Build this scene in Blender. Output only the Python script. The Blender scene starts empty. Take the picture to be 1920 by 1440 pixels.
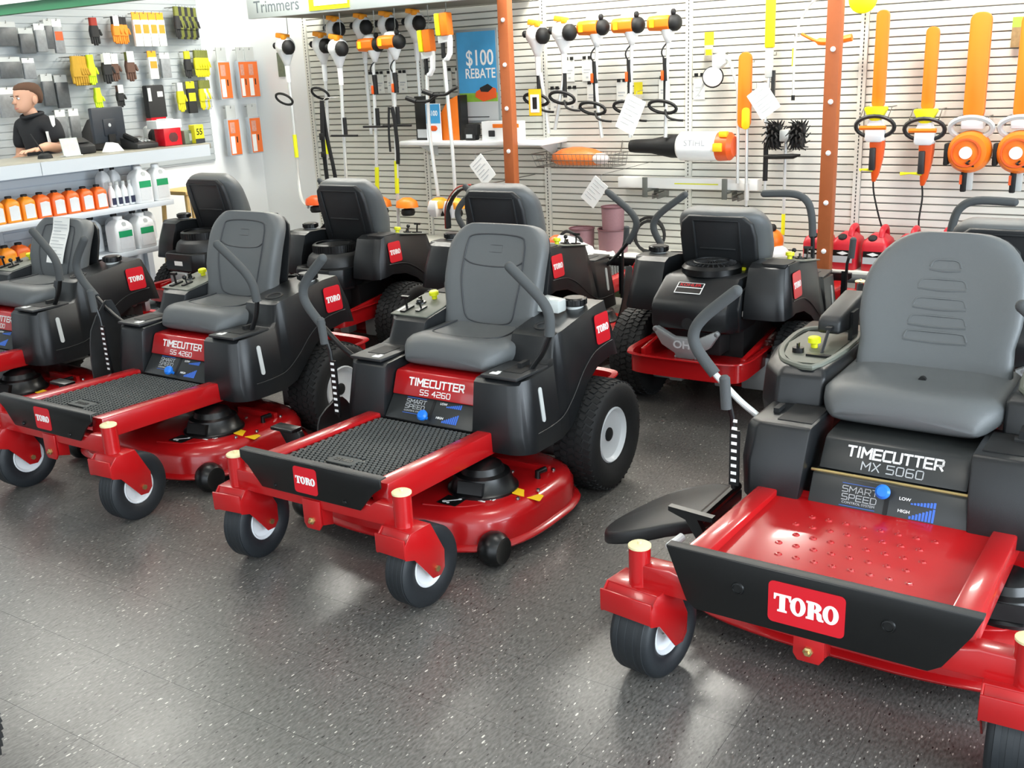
import bpy, bmesh, math, random
from mathutils import Vector, Matrix, Euler

random.seed(7)
S = bpy.context.scene
COL = S.collection
R = math.radians
PI = math.pi

# ---------------------------------------------------------------- camera
cam = bpy.data.cameras.new('camera')
cam_o = bpy.data.objects.new('camera', cam)
COL.objects.link(cam_o)
cam.sensor_width = 36.0
cam.lens = 36.0 * 1922.6 / 1920.0
cam.clip_start = 0.05
_r = Vector((0.84002945, 0.54075209, -0.04401922))
_d = Vector((0.12438886, -0.27093349, -0.95452735))
_f = Vector((-0.52808894, 0.79635559, -0.29485565))
cam_o.matrix_world = Matrix(((_r.x, -_d.x, -_f.x, 0), (_r.y, -_d.y, -_f.y, 0), (_r.z, -_d.z, -_f.z, 1.70), (0, 0, 0, 1)))
S.camera = cam_o

# ---------------------------------------------------------------- world, light, exposure
S.view_settings.view_transform = 'Standard'
S.view_settings.look = 'None'
S.view_settings.exposure = 0.26
S.view_settings.gamma = 1.0
S.view_settings.use_curve_mapping = False
W = bpy.data.worlds.new('daylight')
S.world = W
W.use_nodes = True
_bg = W.node_tree.nodes['Background']
_bg.inputs[0].default_value = (0.72, 0.86, 1.0, 1)
_bg.inputs[1].default_value = 0.6

def area(name, loc, rot, sx, sy, power, col=(1, 1, 1)):
    l = bpy.data.lights.new(name, 'AREA')
    l.shape = 'RECTANGLE'; l.size = sx; l.size_y = sy; l.energy = power; l.color = col
    o = bpy.data.objects.new(name, l); COL.objects.link(o)
    o.location = loc; o.rotation_euler = rot
    return o

# daylight through the shop windows behind and to the right of the camera
area('window_daylight', (-1.2, -2.9, 1.5), (R(90), 0, 0), 6.5, 2.2, 95, (0.86, 0.94, 1.0))
area('window_daylight', (3.9, 1.6, 1.5), (R(90), 0, R(90)), 6.5, 2.0, 470, (0.80, 0.91, 1.0))
# fluorescent ceiling fittings
LAMPS = [(-6.5, 6.45), (-5.2, 6.5), (-3.9, 6.6), (-2.6, 6.5), (-1.0, 6.5), (-7.0, 3.85), (-5.9, 3.85), (-4.0, 3.2), (-1.5, 3.2), (-2.8, .2), (.4, .4)]
for _x, _y in LAMPS:
    area('fluorescent_light', (_x, _y, 2.93), (0, 0, 0), 0.58, 0.58, 40 if _y > 5 else (18 if _x < -5 else 10), (1.0, 0.98, 0.90))

# ---------------------------------------------------------------- materials
def lin(c):
    if isinstance(c, str):
        c = tuple(int(c[i:i + 2], 16) / 255 for i in (0, 2, 4))
    return tuple((v / 12.92 if v <= 0.04045 else ((v + 0.055) / 1.055) ** 2.4) for v in c) + (1.0,)

MATS = {}
def mat(name, col, rough=0.5, metal=0.0, coat=0.0, bump=0.0, bscale=300.0, alpha=1.0, trans=0.0, emit=0.0, var=0.0, vscale=20.0, spec=0.5):
    if name in MATS:
        return MATS[name]
    m = bpy.data.materials.new(name); m.use_nodes = True
    nt = m.node_tree; b = nt.nodes['Principled BSDF']
    c = lin(col)
    b.inputs['Base Color'].default_value = c
    b.inputs['Roughness'].default_value = rough
    b.inputs['Metallic'].default_value = metal
    b.inputs['Coat Weight'].default_value = coat
    b.inputs['Coat Roughness'].default_value = 0.08
    b.inputs['Specular IOR Level'].default_value = spec
    b.inputs['Alpha'].default_value = alpha
    b.inputs['Transmission Weight'].default_value = trans
    if emit:
        b.inputs['Emission Color'].default_value = c
        b.inputs['Emission Strength'].default_value = emit
    tc = None
    if bump or var:
        tc = nt.nodes.new('ShaderNodeTexCoord')
    if bump:
        n = nt.nodes.new('ShaderNodeTexNoise'); n.inputs['Scale'].default_value = bscale; n.inputs['Detail'].default_value = 2
        k = nt.nodes.new('ShaderNodeBump'); k.inputs['Strength'].default_value = bump; k.inputs['Distance'].default_value = 0.002
        nt.links.new(tc.outputs['Object'], n.inputs['Vector']); nt.links.new(n.outputs['Fac'], k.inputs['Height']); nt.links.new(k.outputs['Normal'], b.inputs['Normal'])
    if var:
        n = nt.nodes.new('ShaderNodeTexNoise'); n.inputs['Scale'].default_value = vscale; n.inputs['Detail'].default_value = 4
        rp = nt.nodes.new('ShaderNodeMapRange'); rp.inputs[3].default_value = 1 - var; rp.inputs[4].default_value = 1 + var
        mx = nt.nodes.new('ShaderNodeMix'); mx.data_type = 'RGBA'; mx.blend_type = 'MULTIPLY'; mx.inputs[0].default_value = 1
        mx.inputs[6].default_value = c
        nt.links.new(tc.outputs['Object'], n.inputs['Vector']); nt.links.new(n.outputs['Fac'], rp.inputs[0]); nt.links.new(rp.outputs[0], mx.inputs[7]); nt.links.new(mx.outputs[2], b.inputs['Base Color'])
    MATS[name] = m
    return m

RED = mat('red_paint', 'b01216', 0.26, coat=0.4, var=0.05, vscale=6)
PLASTIC = mat('charcoal_plastic', '181a1c', 0.30, bump=0.2, bscale=900)
PLASTIC2 = mat('dark_grey_plastic', '28292a', 0.42, bump=0.2, bscale=900)
BLACK = mat('black_metal', '0d0e0f', 0.33)
BLACKM = mat('matte_black', '0c0d0e', 0.65)
VINYL = mat('grey_vinyl', '5a5d5e', 0.42, bump=0.35, bscale=700)
VINYLD = mat('dark_vinyl_piping', '35373a', 0.6)
SHELL = mat('black_seat_shell', '1c1e20', 0.45, bump=0.3, bscale=500)
FOAM = mat('foam_grip', '4a4d4e', 0.85, bump=0.5, bscale=500)
RUBBER = mat('tyre_rubber', '18191a', 0.7, bump=0.3, bscale=200)
RUBBERS = mat('caster_rubber', '1f2327', 0.5, bump=0.1, bscale=200)
RIM = mat('white_rim', 'e9edf0', 0.35)
STEEL = mat('zinc_steel', 'b9bab8', 0.3, metal=1.0)
ALU = mat('cast_aluminium', 'a4a7a8', 0.5, metal=0.7, bump=0.3, bscale=120)
BRASS = mat('yellow_zinc', 'c9b27a', 0.35, metal=0.9)
CREAM = mat('cream_cap', 'e6d9a8', 0.5)
WHITE = mat('white_plastic', 'eceeee', 0.45)
PAPER = mat('white_paper', 'f2f2ee', 0.8)
DECALR = mat('decal_red', 'cf1726', 0.3)
DECALW = mat('decal_white', 'f4f4f2', 0.4)
DECALG = mat('decal_grey', 'b9bcbe', 0.4)
DECALB = mat('decal_blue', '3f6fd0', 0.4)
DECALK = mat('decal_black', '131313', 0.35)
DECALY = mat('decal_yellow', 'f0c020', 0.4)
PANELG = mat('grey_panel', '2b2d2d', 0.33)
KNOBB = mat('blue_knob', '1f78e0', 0.3)
YELLOW = mat('yellow_plastic', 'e2e41a', 0.4)
CONTROL = mat('olive_grey_plastic', '63665c', 0.5, bump=0.2, bscale=900)
MATR = mat('rubber_floor_mat', '4a4d4c', 0.7)
ORANGE = mat('orange_plastic', 'f07a1a', 0.42, spec=0.4)
ORANGED = mat('deep_orange_plastic', 'e2571a', 0.42)
AMBER = mat('amber_orange_plastic', 'f59a1e', 0.45)
CHROME = mat('satin_steel_tube', 'dcdedc', 0.35, metal=0.5)
GREYP = mat('light_grey_plastic', 'c3c6c4', 0.5)
HARN = mat('black_webbing', '17181a', 0.9)
WIRE = mat('wire_steel', '8a8a86', 0.35, metal=0.9)
WOODY = mat('pale_wood', 'd9b877', 0.5, var=0.12, vscale=14)
POSTM = mat('orange_post_paint', 'a4592f', 0.5, var=0.08, vscale=25)

# ---------------------------------------------------------------- mesh helpers
class MB:
    def __init__(self):
        self.v = []; self.f = []
    def add(self, vs, fs, M=None):
        o = len(self.v)
        if M is not None:
            vs = [M @ Vector(p) for p in vs]
        self.v += [tuple(p) for p in vs]
        self.f += [tuple(i + o for i in f) for f in fs]
        return self
    def box(self, c, s, rot=None, M=None):
        x, y, z = s[0] / 2, s[1] / 2, s[2] / 2
        vs = [Vector((a * x, b * y, d * z)) for a in (-1, 1) for b in (-1, 1) for d in (-1, 1)]
        if rot:
            e = Euler(rot).to_matrix(); vs = [e @ p for p in vs]
        vs = [p + Vector(c) for p in vs]
        return self.add(vs, [(0, 1, 3, 2), (4, 6, 7, 5), (0, 4, 5, 1), (2, 3, 7, 6), (0, 2, 6, 4), (1, 5, 7, 3)], M)
    def bx(self, x0, x1, y0, y1, z0, z1, M=None):
        return self.box(((x0 + x1) / 2, (y0 + y1) / 2, (z0 + z1) / 2), (x1 - x0, y1 - y0, z1 - z0), None, M)
    def prism(self, poly, axis, a, b, M=None):
        n = len(poly)
        def P(p, t):
            return (t, p[0], p[1]) if axis == 'x' else ((p[0], t, p[1]) if axis == 'y' else (p[0], p[1], t))
        vs = [P(p, a) for p in poly] + [P(p, b) for p in poly]
        fs = [tuple(range(n))[::-1], tuple(range(n, 2 * n))] + [(i, (i + 1) % n, n + (i + 1) % n, n + i) for i in range(n)]
        return self.add(vs, fs, M)
    def tube(self, pts, r, n=8, caps=True, closed=False, M=None, flat=1.0):
        pts = [Vector(p) for p in pts]; k = len(pts)
        rs = r if isinstance(r, (list, tuple)) else [r] * k
        T = []
        for i in range(k):
            a = pts[i - 1] if (i or closed) else pts[i]
            b = pts[(i + 1) % k] if (i < k - 1 or closed) else pts[i]
            T.append((b - a).normalized())
        up = Vector((0, 0, 1)) if abs(T[0].z) < 0.9 else Vector((1, 0, 0))
        nrm = (up - T[0] * up.dot(T[0])).normalized()
        vs = []
        for i in range(k):
            nrm = (nrm - T[i] * nrm.dot(T[i]))
            nrm = nrm.normalized() if nrm.length > 1e-6 else T[i].orthogonal().normalized()
            bi = T[i].cross(nrm)
            for j in range(n):
                a = 2 * PI * j / n
                vs.append(pts[i] + (nrm * math.cos(a) * flat + bi * math.sin(a)) * rs[i])
        fs = []
        for i in range(k if closed else k - 1):
            for j in range(n):
                i2 = (i + 1) % k
                fs.append((i * n + j, i * n + (j + 1) % n, i2 * n + (j + 1) % n, i2 * n + j))
        if caps and not closed:
            fs.append(tuple(range(n))[::-1]); fs.append(tuple((k - 1) * n + j for j in range(n)))
        return self.add(vs, fs, M)
    def lathe(self, prof, n=24, M=None, closed=False):
        # prof: (radius, height) around local z
        k = len(prof); vs = []; fs = []
        for r, h in prof:
            for j in range(n):
                a = 2 * PI * j / n
                vs.append((r * math.cos(a), r * math.sin(a), h))
        for i in range(k if closed else k - 1):
            i2 = (i + 1) % k
            for j in range(n):
                fs.append((i * n + j, i * n + (j + 1) % n, i2 * n + (j + 1) % n, i2 * n + j))
        if not closed:
            fs.append(tuple(range(n))[::-1]); fs.append(tuple((k - 1) * n + j for j in range(n)))
        return self.add(vs, fs, M)
    def cyl(self, c, r, h, axis='z', n=16, r2=None):
        Mx = Matrix.Translation(c)
        if axis == 'x': Mx = Mx @ Matrix.Rotation(PI / 2, 4, 'Y')
        if axis == 'y': Mx = Mx @ Matrix.Rotation(-PI / 2, 4, 'X')
        return self.lathe([(r, -h / 2), (r if r2 is None else r2, h / 2)], n, Mx)
    def loft(self, rings, caps=True, M=None, closed=True):
        n = len(rings[0]); vs = [p for r in rings for p in r]; fs = []
        for i in range(len(rings) - 1):
            for j in range(n if closed else n - 1):
                fs.append((i * n + j, i * n + (j + 1) % n, (i + 1) * n + (j + 1) % n, (i + 1) * n + j))
        if caps:
            fs.append(tuple(range(n))[::-1]); fs.append(tuple((len(rings) - 1) * n + j for j in range(n)))
        return self.add(vs, fs, M)
    def ball(self, c, r, n=14, m=8, M=None):
        r = r if isinstance(r, (list, tuple)) else (r, r, r)
        rings = []
        for i in range(1, m):
            t = PI * i / m
            rings.append([(c[0] + r[0] * math.sin(t) * math.cos(2 * PI * j / n), c[1] + r[1] * math.sin(t) * math.sin(2 * PI * j / n), c[2] - r[2] * math.cos(t)) for j in range(n)])
        return self.loft(rings, True, M)
    def mesh(self, name, bevel=0, seg=2, ang=35, smooth=True, bang=25, sel=None):
        bm = bmesh.new()
        vv = [bm.verts.new(p) for p in self.v]
        for f in self.f:
            try: bm.faces.new([vv[i] for i in f])
            except ValueError: pass
        bmesh.ops.recalc_face_normals(bm, faces=bm.faces)
        if sel is not None:
            off, sg, fn = sel
            es = [e for e in bm.edges if fn(e.verts[0].co, e.verts[1].co)]
            if es: bmesh.ops.bevel(bm, geom=es, offset=off, segments=sg, affect='EDGES', profile=0.5, clamp_overlap=True)
        if bevel:
            es = [e for e in bm.edges if len(e.link_faces) == 2 and e.calc_face_angle(0) > R(bang)]
            bmesh.ops.bevel(bm, geom=es, offset=bevel, segments=seg, affect='EDGES', profile=0.5, clamp_overlap=True)
        if smooth:
            for f in bm.faces: f.smooth = True
            for e in bm.edges:
                if len(e.link_faces) != 2 or e.calc_face_angle(0) > R(ang): e.smooth = False
        me = bpy.data.meshes.new(name)
        bm.to_mesh(me); bm.free()
        return me
    def build(self, name, m, parent=None, **kw):
        return link(name, self.mesh(name, **kw), m, parent)

def link(name, me, m, parent=None, M=None):
    if m is not None:
        if not me.materials: me.materials.append(m)
        elif me.materials[0] != m:
            me = me.copy(); me.materials[0] = m
    o = bpy.data.objects.new(name, me); COL.objects.link(o)
    if parent is not None: o.parent = parent
    if M is not None: o.matrix_local = M
    return o

def tag(o, label=None, cat=None, group=None, kind=None):
    if label: o['label'] = label
    if cat: o['category'] = cat
    if group: o['group'] = group
    if kind: o['kind'] = kind
    return o

def thing(name, label, cat, loc=(0, 0, 0), rz=0, group=None):
    o = bpy.data.objects.new(name, None); COL.objects.link(o)
    o.location = loc; o.rotation_euler = (0, 0, rz); o.empty_display_size = 0.1
    return tag(o, label, cat, group)

def struct(name, mb, m, parent=None, **kw):
    o = mb.build(name, m, parent, **kw)
    if parent is None: o['kind'] = 'structure'
    return o

CACHE = {}
def part(key, name, m, parent, fn, M=None, **kw):
    """mesh made once per key by fn() -> MB, then shared"""
    if key not in CACHE:
        CACHE[key] = fn().mesh(name, **kw)
    return link(name, CACHE[key], m, parent, M)

def copy_tree(o, parent=None):
    c = o.copy(); COL.objects.link(c); c.parent = parent
    for ch in list(o.children): copy_tree(ch, c)
    return c

def frame(o, xd, yd):
    """matrix: local x -> xd, local y -> yd, origin o"""
    x = Vector(xd).normalized(); y = Vector(yd); y = (y - x * y.dot(x)).normalized(); z = x.cross(y)
    return Matrix(((x.x, y.x, z.x, o[0]), (x.y, y.y, z.y, o[1]), (x.z, y.z, z.z, o[2]), (0, 0, 0, 1)))

def rrect(w, h, r, n=4):
    p = []
    for cx, cy, a0 in ((w / 2 - r, h / 2 - r, 0), (-w / 2 + r, h / 2 - r, 90), (-w / 2 + r, -h / 2 + r, 180), (w / 2 - r, -h / 2 + r, 270)):
        for i in range(n + 1):
            a = R(a0 + 90 * i / n); p.append((cx + r * math.cos(a), cy + r * math.sin(a)))
    return p

def smooth_path(pts, n=6, closed=False):
    P = [Vector(p) for p in pts]; k = len(P); out = []
    for i in range(k if closed else k - 1):
        p0 = P[i - 1] if (i or closed) else P[0]; p1 = P[i]; p2 = P[(i + 1) % k]; p3 = P[(i + 2) % k] if (i + 2 < k or closed) else P[-1]
        for j in range(n):
            t = j / n
            out.append(0.5 * ((2 * p1) + (p2 - p0) * t + (2 * p0 - 5 * p1 + 4 * p2 - p3) * t * t + (3 * p1 - p0 - 3 * p2 + p3) * t ** 3))
    if not closed: out.append(P[-1])
    return out

# lettering, made as flat print (thin raised outlines)
TXT = {}
def text_mesh(body, size=1.0, bold=0.0, sx=1.0, align='CENTER', shear=0.0):
    key = (body, size, bold, sx, align, shear)
    if key not in TXT:
        cu = bpy.data.curves.new('lettering', 'FONT'); cu.body = body; cu.size = size; cu.offset = bold * size; cu.align_x = align; cu.align_y = 'CENTER'
        cu.shear = shear; cu.extrude = 0.0006; cu.resolution_u = 3
        ob = bpy.data.objects.new('lettering', cu); COL.objects.link(ob)
        dg = bpy.context.evaluated_depsgraph_get()
        me = bpy.data.meshes.new_from_object(ob.evaluated_get(dg))
        bpy.data.objects.remove(ob); bpy.data.curves.remove(cu)
        for v in me.vertices: v.co.x *= sx
        me.name = 'lettering'; TXT[key] = me
    return TXT[key]

def lettering(body, m, parent, M, size, bold=0.01, sx=1.0, align='CENTER', name='lettering'):
    return link(name, text_mesh(body, size, bold, sx, align), m, parent, M)

def logo_mb(h):
    """slab serif word mark, height h, centred on the origin in the xy plane"""
    mb = MB(); x = 0.0
    def poly(pts):
        mb.prism([((px + x) * h, (py - 0.5) * h) for px, py in pts], 'z', -0.0002, 0.0009)
    def ring(cx, rx, ry, ix, iy, n=24):
        v = []; f = []
        for i in range(n):
            a = 2 * PI * i / n
            for r1, r2 in ((rx, ry), (ix, iy)):
                for z in (-0.0002, 0.0009): v.append(((cx + x + r1 * math.cos(a)) * h, r2 * math.sin(a) * h, z))
        for i in range(n):
            a, b = 4 * i, 4 * ((i + 1) % n)
            f += [(a + 1, b + 1, b + 3, a + 3), (a, b, b + 1, a + 1), (a + 2, a + 3, b + 3, b + 2)]
        mb.add(v, f)
    poly([(0, 1), (.9, 1), (.9, .66), (.82, .66), (.76, .86), (.6, .88), (.6, .13), (.7, .1), (.7, 0), (.2, 0), (.2, .1), (.3, .13), (.3, .88), (.14, .86), (.08, .66), (0, .66)])
    x = 0.86; ring(0.40, 0.40, 0.52, 0.14, 0.37)
    x = 1.68
    poly([(0, 1), (.4, 1), (.4, 0), (.5, 0), (.5, 0), (0, 0), (0, .1), (.09, .13), (.09, .87), (0, .9)])
    for i in range(8):
        a0 = R(90 - 22.5 * i); a1 = R(90 - 22.5 * (i + 1))
        poly([(.38 + .4 * math.cos(a0), .73 + .27 * math.sin(a0)), (.38 + .4 * math.cos(a1), .73 + .27 * math.sin(a1)), (.38 + .12 * math.cos(a1), .73 + .16 * math.sin(a1)), (.38 + .12 * math.cos(a0), .73 + .16 * math.sin(a0))])
    poly([(.4, .52), (.62, .50), (.78, .40), (.82, .12), (.9, .1), (.9, 0), (.66, 0), (.56, .1), (.52, .4), (.4, .44)])
    x = 2.52; ring(0.40, 0.40, 0.52, 0.14, 0.37)
    mb.v = [(px - 1.66 * h, py, pz) for px, py, pz in mb.v]
    return mb

def toro_badge(parent, M, w, hh, name='brand_decal'):
    """red rounded sticker with the white word mark"""
    b = part(('badge', w, hh), name, DECALR, parent, lambda: MB().prism(rrect(w, hh, min(w, hh) * 0.12), 'z', -0.001, 0.0012), M)
    part(('logo', w), 'lettering', DECALW, b, lambda: logo_mb(w * 0.255), Matrix.Translation((0, 0, 0.0013)))
    return b

# wide squared lettering drawn with straight strokes
GLY = {'T': [[(0, 1), (1, 1)], [(.5, 1), (.5, 0)]], 'I': [[(.5, 0), (.5, 1)]], 'M': [[(0, 0), (0, 1), (.5, .38), (1, 1), (1, 0)]], 'E': [[(1, 1), (0, 1), (0, 0), (1, 0)], [(0, .5), (.9, .5)]],
       'C': [[(1, 1), (.12, 1), (0, .86), (0, .14), (.12, 0), (1, 0)]], 'U': [[(0, 1), (0, .14), (.12, 0), (.88, 0), (1, .14), (1, 1)]], 'R': [[(0, 0), (0, 1), (.88, 1), (1, .88), (1, .54), (.88, .42), (0, .42)], [(.55, .42), (1, 0)]],
       'S': [[(1, 1), (.1, 1), (0, .9), (0, .6), (.1, .5), (.9, .5), (1, .4), (1, .1), (.9, 0), (0, 0)]], '4': [[(.78, 0), (.78, 1), (0, .35), (1, .35)]], '2': [[(0, 1), (.9, 1), (1, .9), (1, .6), (.9, .52), (.1, .48), (0, .4), (0, 0), (1, 0)]],
       '6': [[(1, 1), (.12, 1), (0, .88), (0, .1), (.1, 0), (.9, 0), (1, .1), (1, .42), (.9, .52), (0, .52)]], '0': [[(.12, 1), (.88, 1), (1, .86), (1, .14), (.88, 0), (.12, 0), (0, .14), (0, .86), (.12, 1)]], 'X': [[(0, 0), (1, 1)], [(0, 1), (1, 0)]],
       '5': [[(1, 1), (0, 1), (0, .55), (.9, .55), (1, .45), (1, .1), (.9, 0), (0, 0)]], 'A': [[(0, 0), (.4, 1), (.6, 1), (1, 0)], [(.16, .34), (.84, .34)]], 'P': [[(0, 0), (0, 1), (.88, 1), (1, .88), (1, .54), (.88, .42), (0, .42)]], 'D': [[(0, 0), (0, 1), (.82, 1), (1, .82), (1, .18), (.82, 0), (0, 0)]]}
def stroke_text(body, h, w, sw, gap, m, parent, M):
    key = ('stroke', body, h, w, sw)
    def mk():
        mb = MB(); x = 0.0
        for ch in body:
            if ch == ' ': x += w * .7; continue
            cw = w * (.25 if ch == 'I' else (1.2 if ch == 'M' else 1.0))
            for pl in GLY[ch]:
                for (ax, ay), (bx_, by) in zip(pl[:-1], pl[1:]):
                    a = Vector((x + ax * cw, (ay - .5) * h)); b = Vector((x + bx_ * cw, (by - .5) * h)); d = b - a; l = d.length
                    mb.box(((a.x + b.x) / 2, (a.y + b.y) / 2, .0004), (l + sw * .9, sw, .0009), (0, 0, math.atan2(d.y, d.x)))
            x += cw + gap
        mb.v = [(px - (x - gap) / 2, py, pz) for px, py, pz in mb.v]
        return mb
    return part(key, 'lettering', m, parent, mk, M, smooth=False)
# ---------------------------------------------------------------- room shell
def floor_mat():
    m = bpy.data.materials.new('speckled_vinyl_tile'); m.use_nodes = True
    nt = m.node_tree; b = nt.nodes['Principled BSDF']; L = nt.links
    g = nt.nodes.new('ShaderNodeNewGeometry')
    mp = nt.nodes.new('ShaderNodeMapping'); mp.inputs['Rotation'].default_value = (0, 0, R(-62)); mp.inputs['Scale'].default_value = (1.0, 0.36, 1.0)
    L.new(g.outputs['Position'], mp.inputs['Vector'])
    def chips(scale, thr, off):
        v = nt.nodes.new('ShaderNodeTexVoronoi'); v.inputs['Scale'].default_value = scale
        mo = nt.nodes.new('ShaderNodeVectorMath'); mo.operation = 'ADD'; mo.inputs[1].default_value = (off, off * 2, 0)
        L.new(mp.outputs[0], mo.inputs[0]); L.new(mo.outputs[0], v.inputs['Vector'])
        s = nt.nodes.new('ShaderNodeSeparateColor'); L.new(v.outputs['Color'], s.inputs[0])
        sub = nt.nodes.new('ShaderNodeMath'); sub.operation = 'MULTIPLY_ADD'; sub.inputs[1].default_value = 0.5; sub.inputs[2].default_value = thr
        L.new(s.outputs[0], sub.inputs[0])
        lt = nt.nodes.new('ShaderNodeMath'); lt.operation = 'LESS_THAN'
        L.new(v.outputs['Distance'], lt.inputs[0]); L.new(sub.outputs[0], lt.inputs[1])
        return lt.outputs[0]
    n = nt.nodes.new('ShaderNodeTexNoise'); n.inputs['Scale'].default_value = 140; n.inputs['Detail'].default_value = 5
    L.new(mp.outputs[0], n.inputs['Vector'])
    cr = nt.nodes.new('ShaderNodeValToRGB'); cr.color_ramp.elements[0].position = .3; cr.color_ramp.elements[1].position = .75
    cr.color_ramp.elements[0].color = lin('4d4b48'); cr.color_ramp.elements[1].color = lin('7c7a76')
    L.new(n.outputs['Fac'], cr.inputs[0])
    last = cr.outputs[0]
    for sc, thr, off, col in ((120, -.24, 3.1, 'b5b2a9'), (62, -.32, 8.7, 'cfccc2'), (95, -.25, 5.3, '2b2928')):
        mx = nt.nodes.new('ShaderNodeMix'); mx.data_type = 'RGBA'; mx.inputs[7].default_value = lin(col)
        L.new(chips(sc, thr, off), mx.inputs[0]); L.new(last, mx.inputs[6]); last = mx.outputs[2]
    L.new(last, b.inputs['Base Color'])
    w = nt.nodes.new('ShaderNodeTexNoise'); w.inputs['Scale'].default_value = 3.5; w.inputs['Detail'].default_value = 4
    L.new(g.outputs['Position'], w.inputs['Vector'])
    mr = nt.nodes.new('ShaderNodeMapRange'); mr.inputs[3].default_value = .24; mr.inputs[4].default_value = .34
    L.new(w.outputs['Fac'], mr.inputs[0]); L.new(mr.outputs[0], b.inputs['Roughness'])
    k = nt.nodes.new('ShaderNodeBump'); k.inputs['Strength'].default_value = .08; k.inputs['Distance'].default_value = .002
    w2 = nt.nodes.new('ShaderNodeTexNoise'); w2.inputs['Scale'].default_value = 25
    L.new(g.outputs['Position'], w2.inputs['Vector']); L.new(w2.outputs['Fac'], k.inputs['Height']); L.new(k.outputs[0], b.inputs['Normal'])
    return m

FLOORM = floor_mat()
GROUT = mat('dark_tile_joint', '353432', 0.9)
X0, X1, Y0, Y1, ZC = -7.75, 4.0, -3.0, 7.4, 3.0
floor = struct('floor', MB().bx(X0 - .2, X1 + .2, Y0 - .2, Y1 + .2, -.15, -.004), GROUT)
T = 0.305
def tile_mb():
    h = T / 2 - .00045
    return MB().bx(-h, h, -h, h, -.004, 0)
cells = []
ix = -60
tx0, ty0 = -2.659, 1.334
for i in range(-18, 24):
    for j in range(-15, 21):
        cx, cy = tx0 + (i + .5) * T, ty0 + (j + .5) * T
        if X0 - T < cx < X1 + T and Y0 - T < cy < Y1 + T:
            v = Vector((cx, cy, -1.7)); dz = v.dot(_f)
            inview = dz > .3 and abs(v.dot(_r) / dz) < .56 and -.2 < v.dot(_d) / dz < .44
            cells.append(((0 if inview else 100) + v.length, cx, cy))
cells.sort()
for k, (d, cx, cy) in enumerate(cells[:290]):
    part('tile', 'floor_tile', FLOORM, floor, tile_mb, Matrix.Translation((cx, cy, 0)), smooth=False)
rest = MB()
for d, cx, cy in cells[290:]:
    h = T / 2 - .00045
    rest.bx(cx - h, cx + h, cy - h, cy + h, -.004, 0)
o = rest.build('floor_tiling', FLOORM, floor, smooth=False); o['kind'] = 'stuff'

WALLM = mat('white_wall_paint', 'eceeee', 0.6, var=0.02, vscale=3)
CEILM = mat('ceiling_white', 'e8e8e4', 0.9)
GROOVE = mat('slat_groove', '6e6c66', 0.8)
SLATM = mat('cream_slatwall', 'dcdbd2', 0.5, spec=0.3)
struct('ceiling', MB().bx(X0 - .2, X1 + .2, Y0 - .2, Y1 + .2, ZC, ZC + .1), CEILM)
struct('wall_left', MB().bx(X0 - .15, X0, Y0 - .2, Y1 + .2, 0, ZC), WALLM)
wb = struct('wall_back', MB().bx(X0, X1, Y1 + .012, Y1 + .15, 0, ZC), GROOVE)
# wall at the right with a long shop window, wall behind the camera with the shop front
struct('wall_right', MB().bx(X1, X1 + .15, Y0, -1.65, 0, ZC).bx(X1, X1 + .15, 4.85, Y1, 0, ZC).bx(X1, X1 + .15, -1.65, 4.85, 0, .5).bx(X1, X1 + .15, -1.65, 4.85, 2.5, ZC), WALLM)
struct('wall_front', MB().bx(X0, -4.45, Y0 - .15, Y0, 0, ZC).bx(2.05, X1, Y0 - .15, Y0, 0, ZC).bx(-4.45, 2.05, Y0 - .15, Y0, 0, .4).bx(-4.45, 2.05, Y0 - .15, Y0, 2.6, ZC), WALLM)

# slatted wall panels: four-foot bays between slotted uprights
UPR = [-7.03, -5.704, -4.453, -3.203, -1.938, -0.67, 0.60]
PITCH = 0.0521
for a, b in zip(UPR[:-1], UPR[1:]):
    wd = round(b - a - .055, 3)
    for k in range(42):
        z = 0.243 + k * PITCH
        part(('slat', wd), 'slat', SLATM, wb, lambda: MB().prism([(-.012, -.0225), (-.008, -.0225), (0, -.0195), (0, .0195), (-.008, .0225), (-.012, .0225)], 'x', -wd / 2, wd / 2, Matrix.Scale(-1, 4, (0, 1, 0))), Matrix.Translation(((a + b) / 2, Y1, z)), smooth=False)
SLOT = mat('upright_slot', '3a3a38', 0.8)
for a in UPR:
    u = MB().bx(a - .025, a + .025, Y1 - .012, Y1 + .012, 0, 2.46).build('upright_channel', SLATM, wb)
    s = MB()
    for k in range(90):
        s.bx(a - .0035, a + .0035, Y1 - .0135, Y1 - .011, .24 + k * .0255, .24 + k * .0255 + .015)
    so = s.build('slot_row', SLOT, u, smooth=False); so['kind'] = 'stuff'
MB().bx(-7.03, X1, Y1 - .004, Y1 + .012, 2.43, ZC).build('upper_panel', SLATM, wb)
MB().bx(-7.03, X1, Y1 - .008, Y1 + .012, 0, .215).build('kick_panel', SLATM, wb)

MB().bx(X0, -7.058, Y1 - .006, Y1 + .012, 0, ZC).build('plain_panel', WALLM, wb)

# ceiling lamps
LAMPM = mat('lamp_diffuser', 'fffaf0', 0.5, emit=3.0)
for k, (x, y) in enumerate(LAMPS):
    t = thing('ceiling_light', 'lit square ceiling fitting ' + ('above the left trimmers', 'above the rebate poster', 'above the orange power heads', 'above the cultivator', 'above the hedge trimmers', 'above the glove display', 'above the service counter', 'above the second front mower', 'above the central front mower', 'nearest the shop front, left', 'nearest the shop front, right')[k], 'light', (x, y, 2.95), 0, 'fluorescent ceiling fittings')
    part('lamphouse', 'housing', WHITE, t, lambda: MB().bx(-.33, .33, -.33, .33, 0, .05))
    part('lampdiff', 'diffuser', LAMPM, t, lambda: MB().bx(-.30, .30, -.30, .30, -.012, 0))

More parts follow.
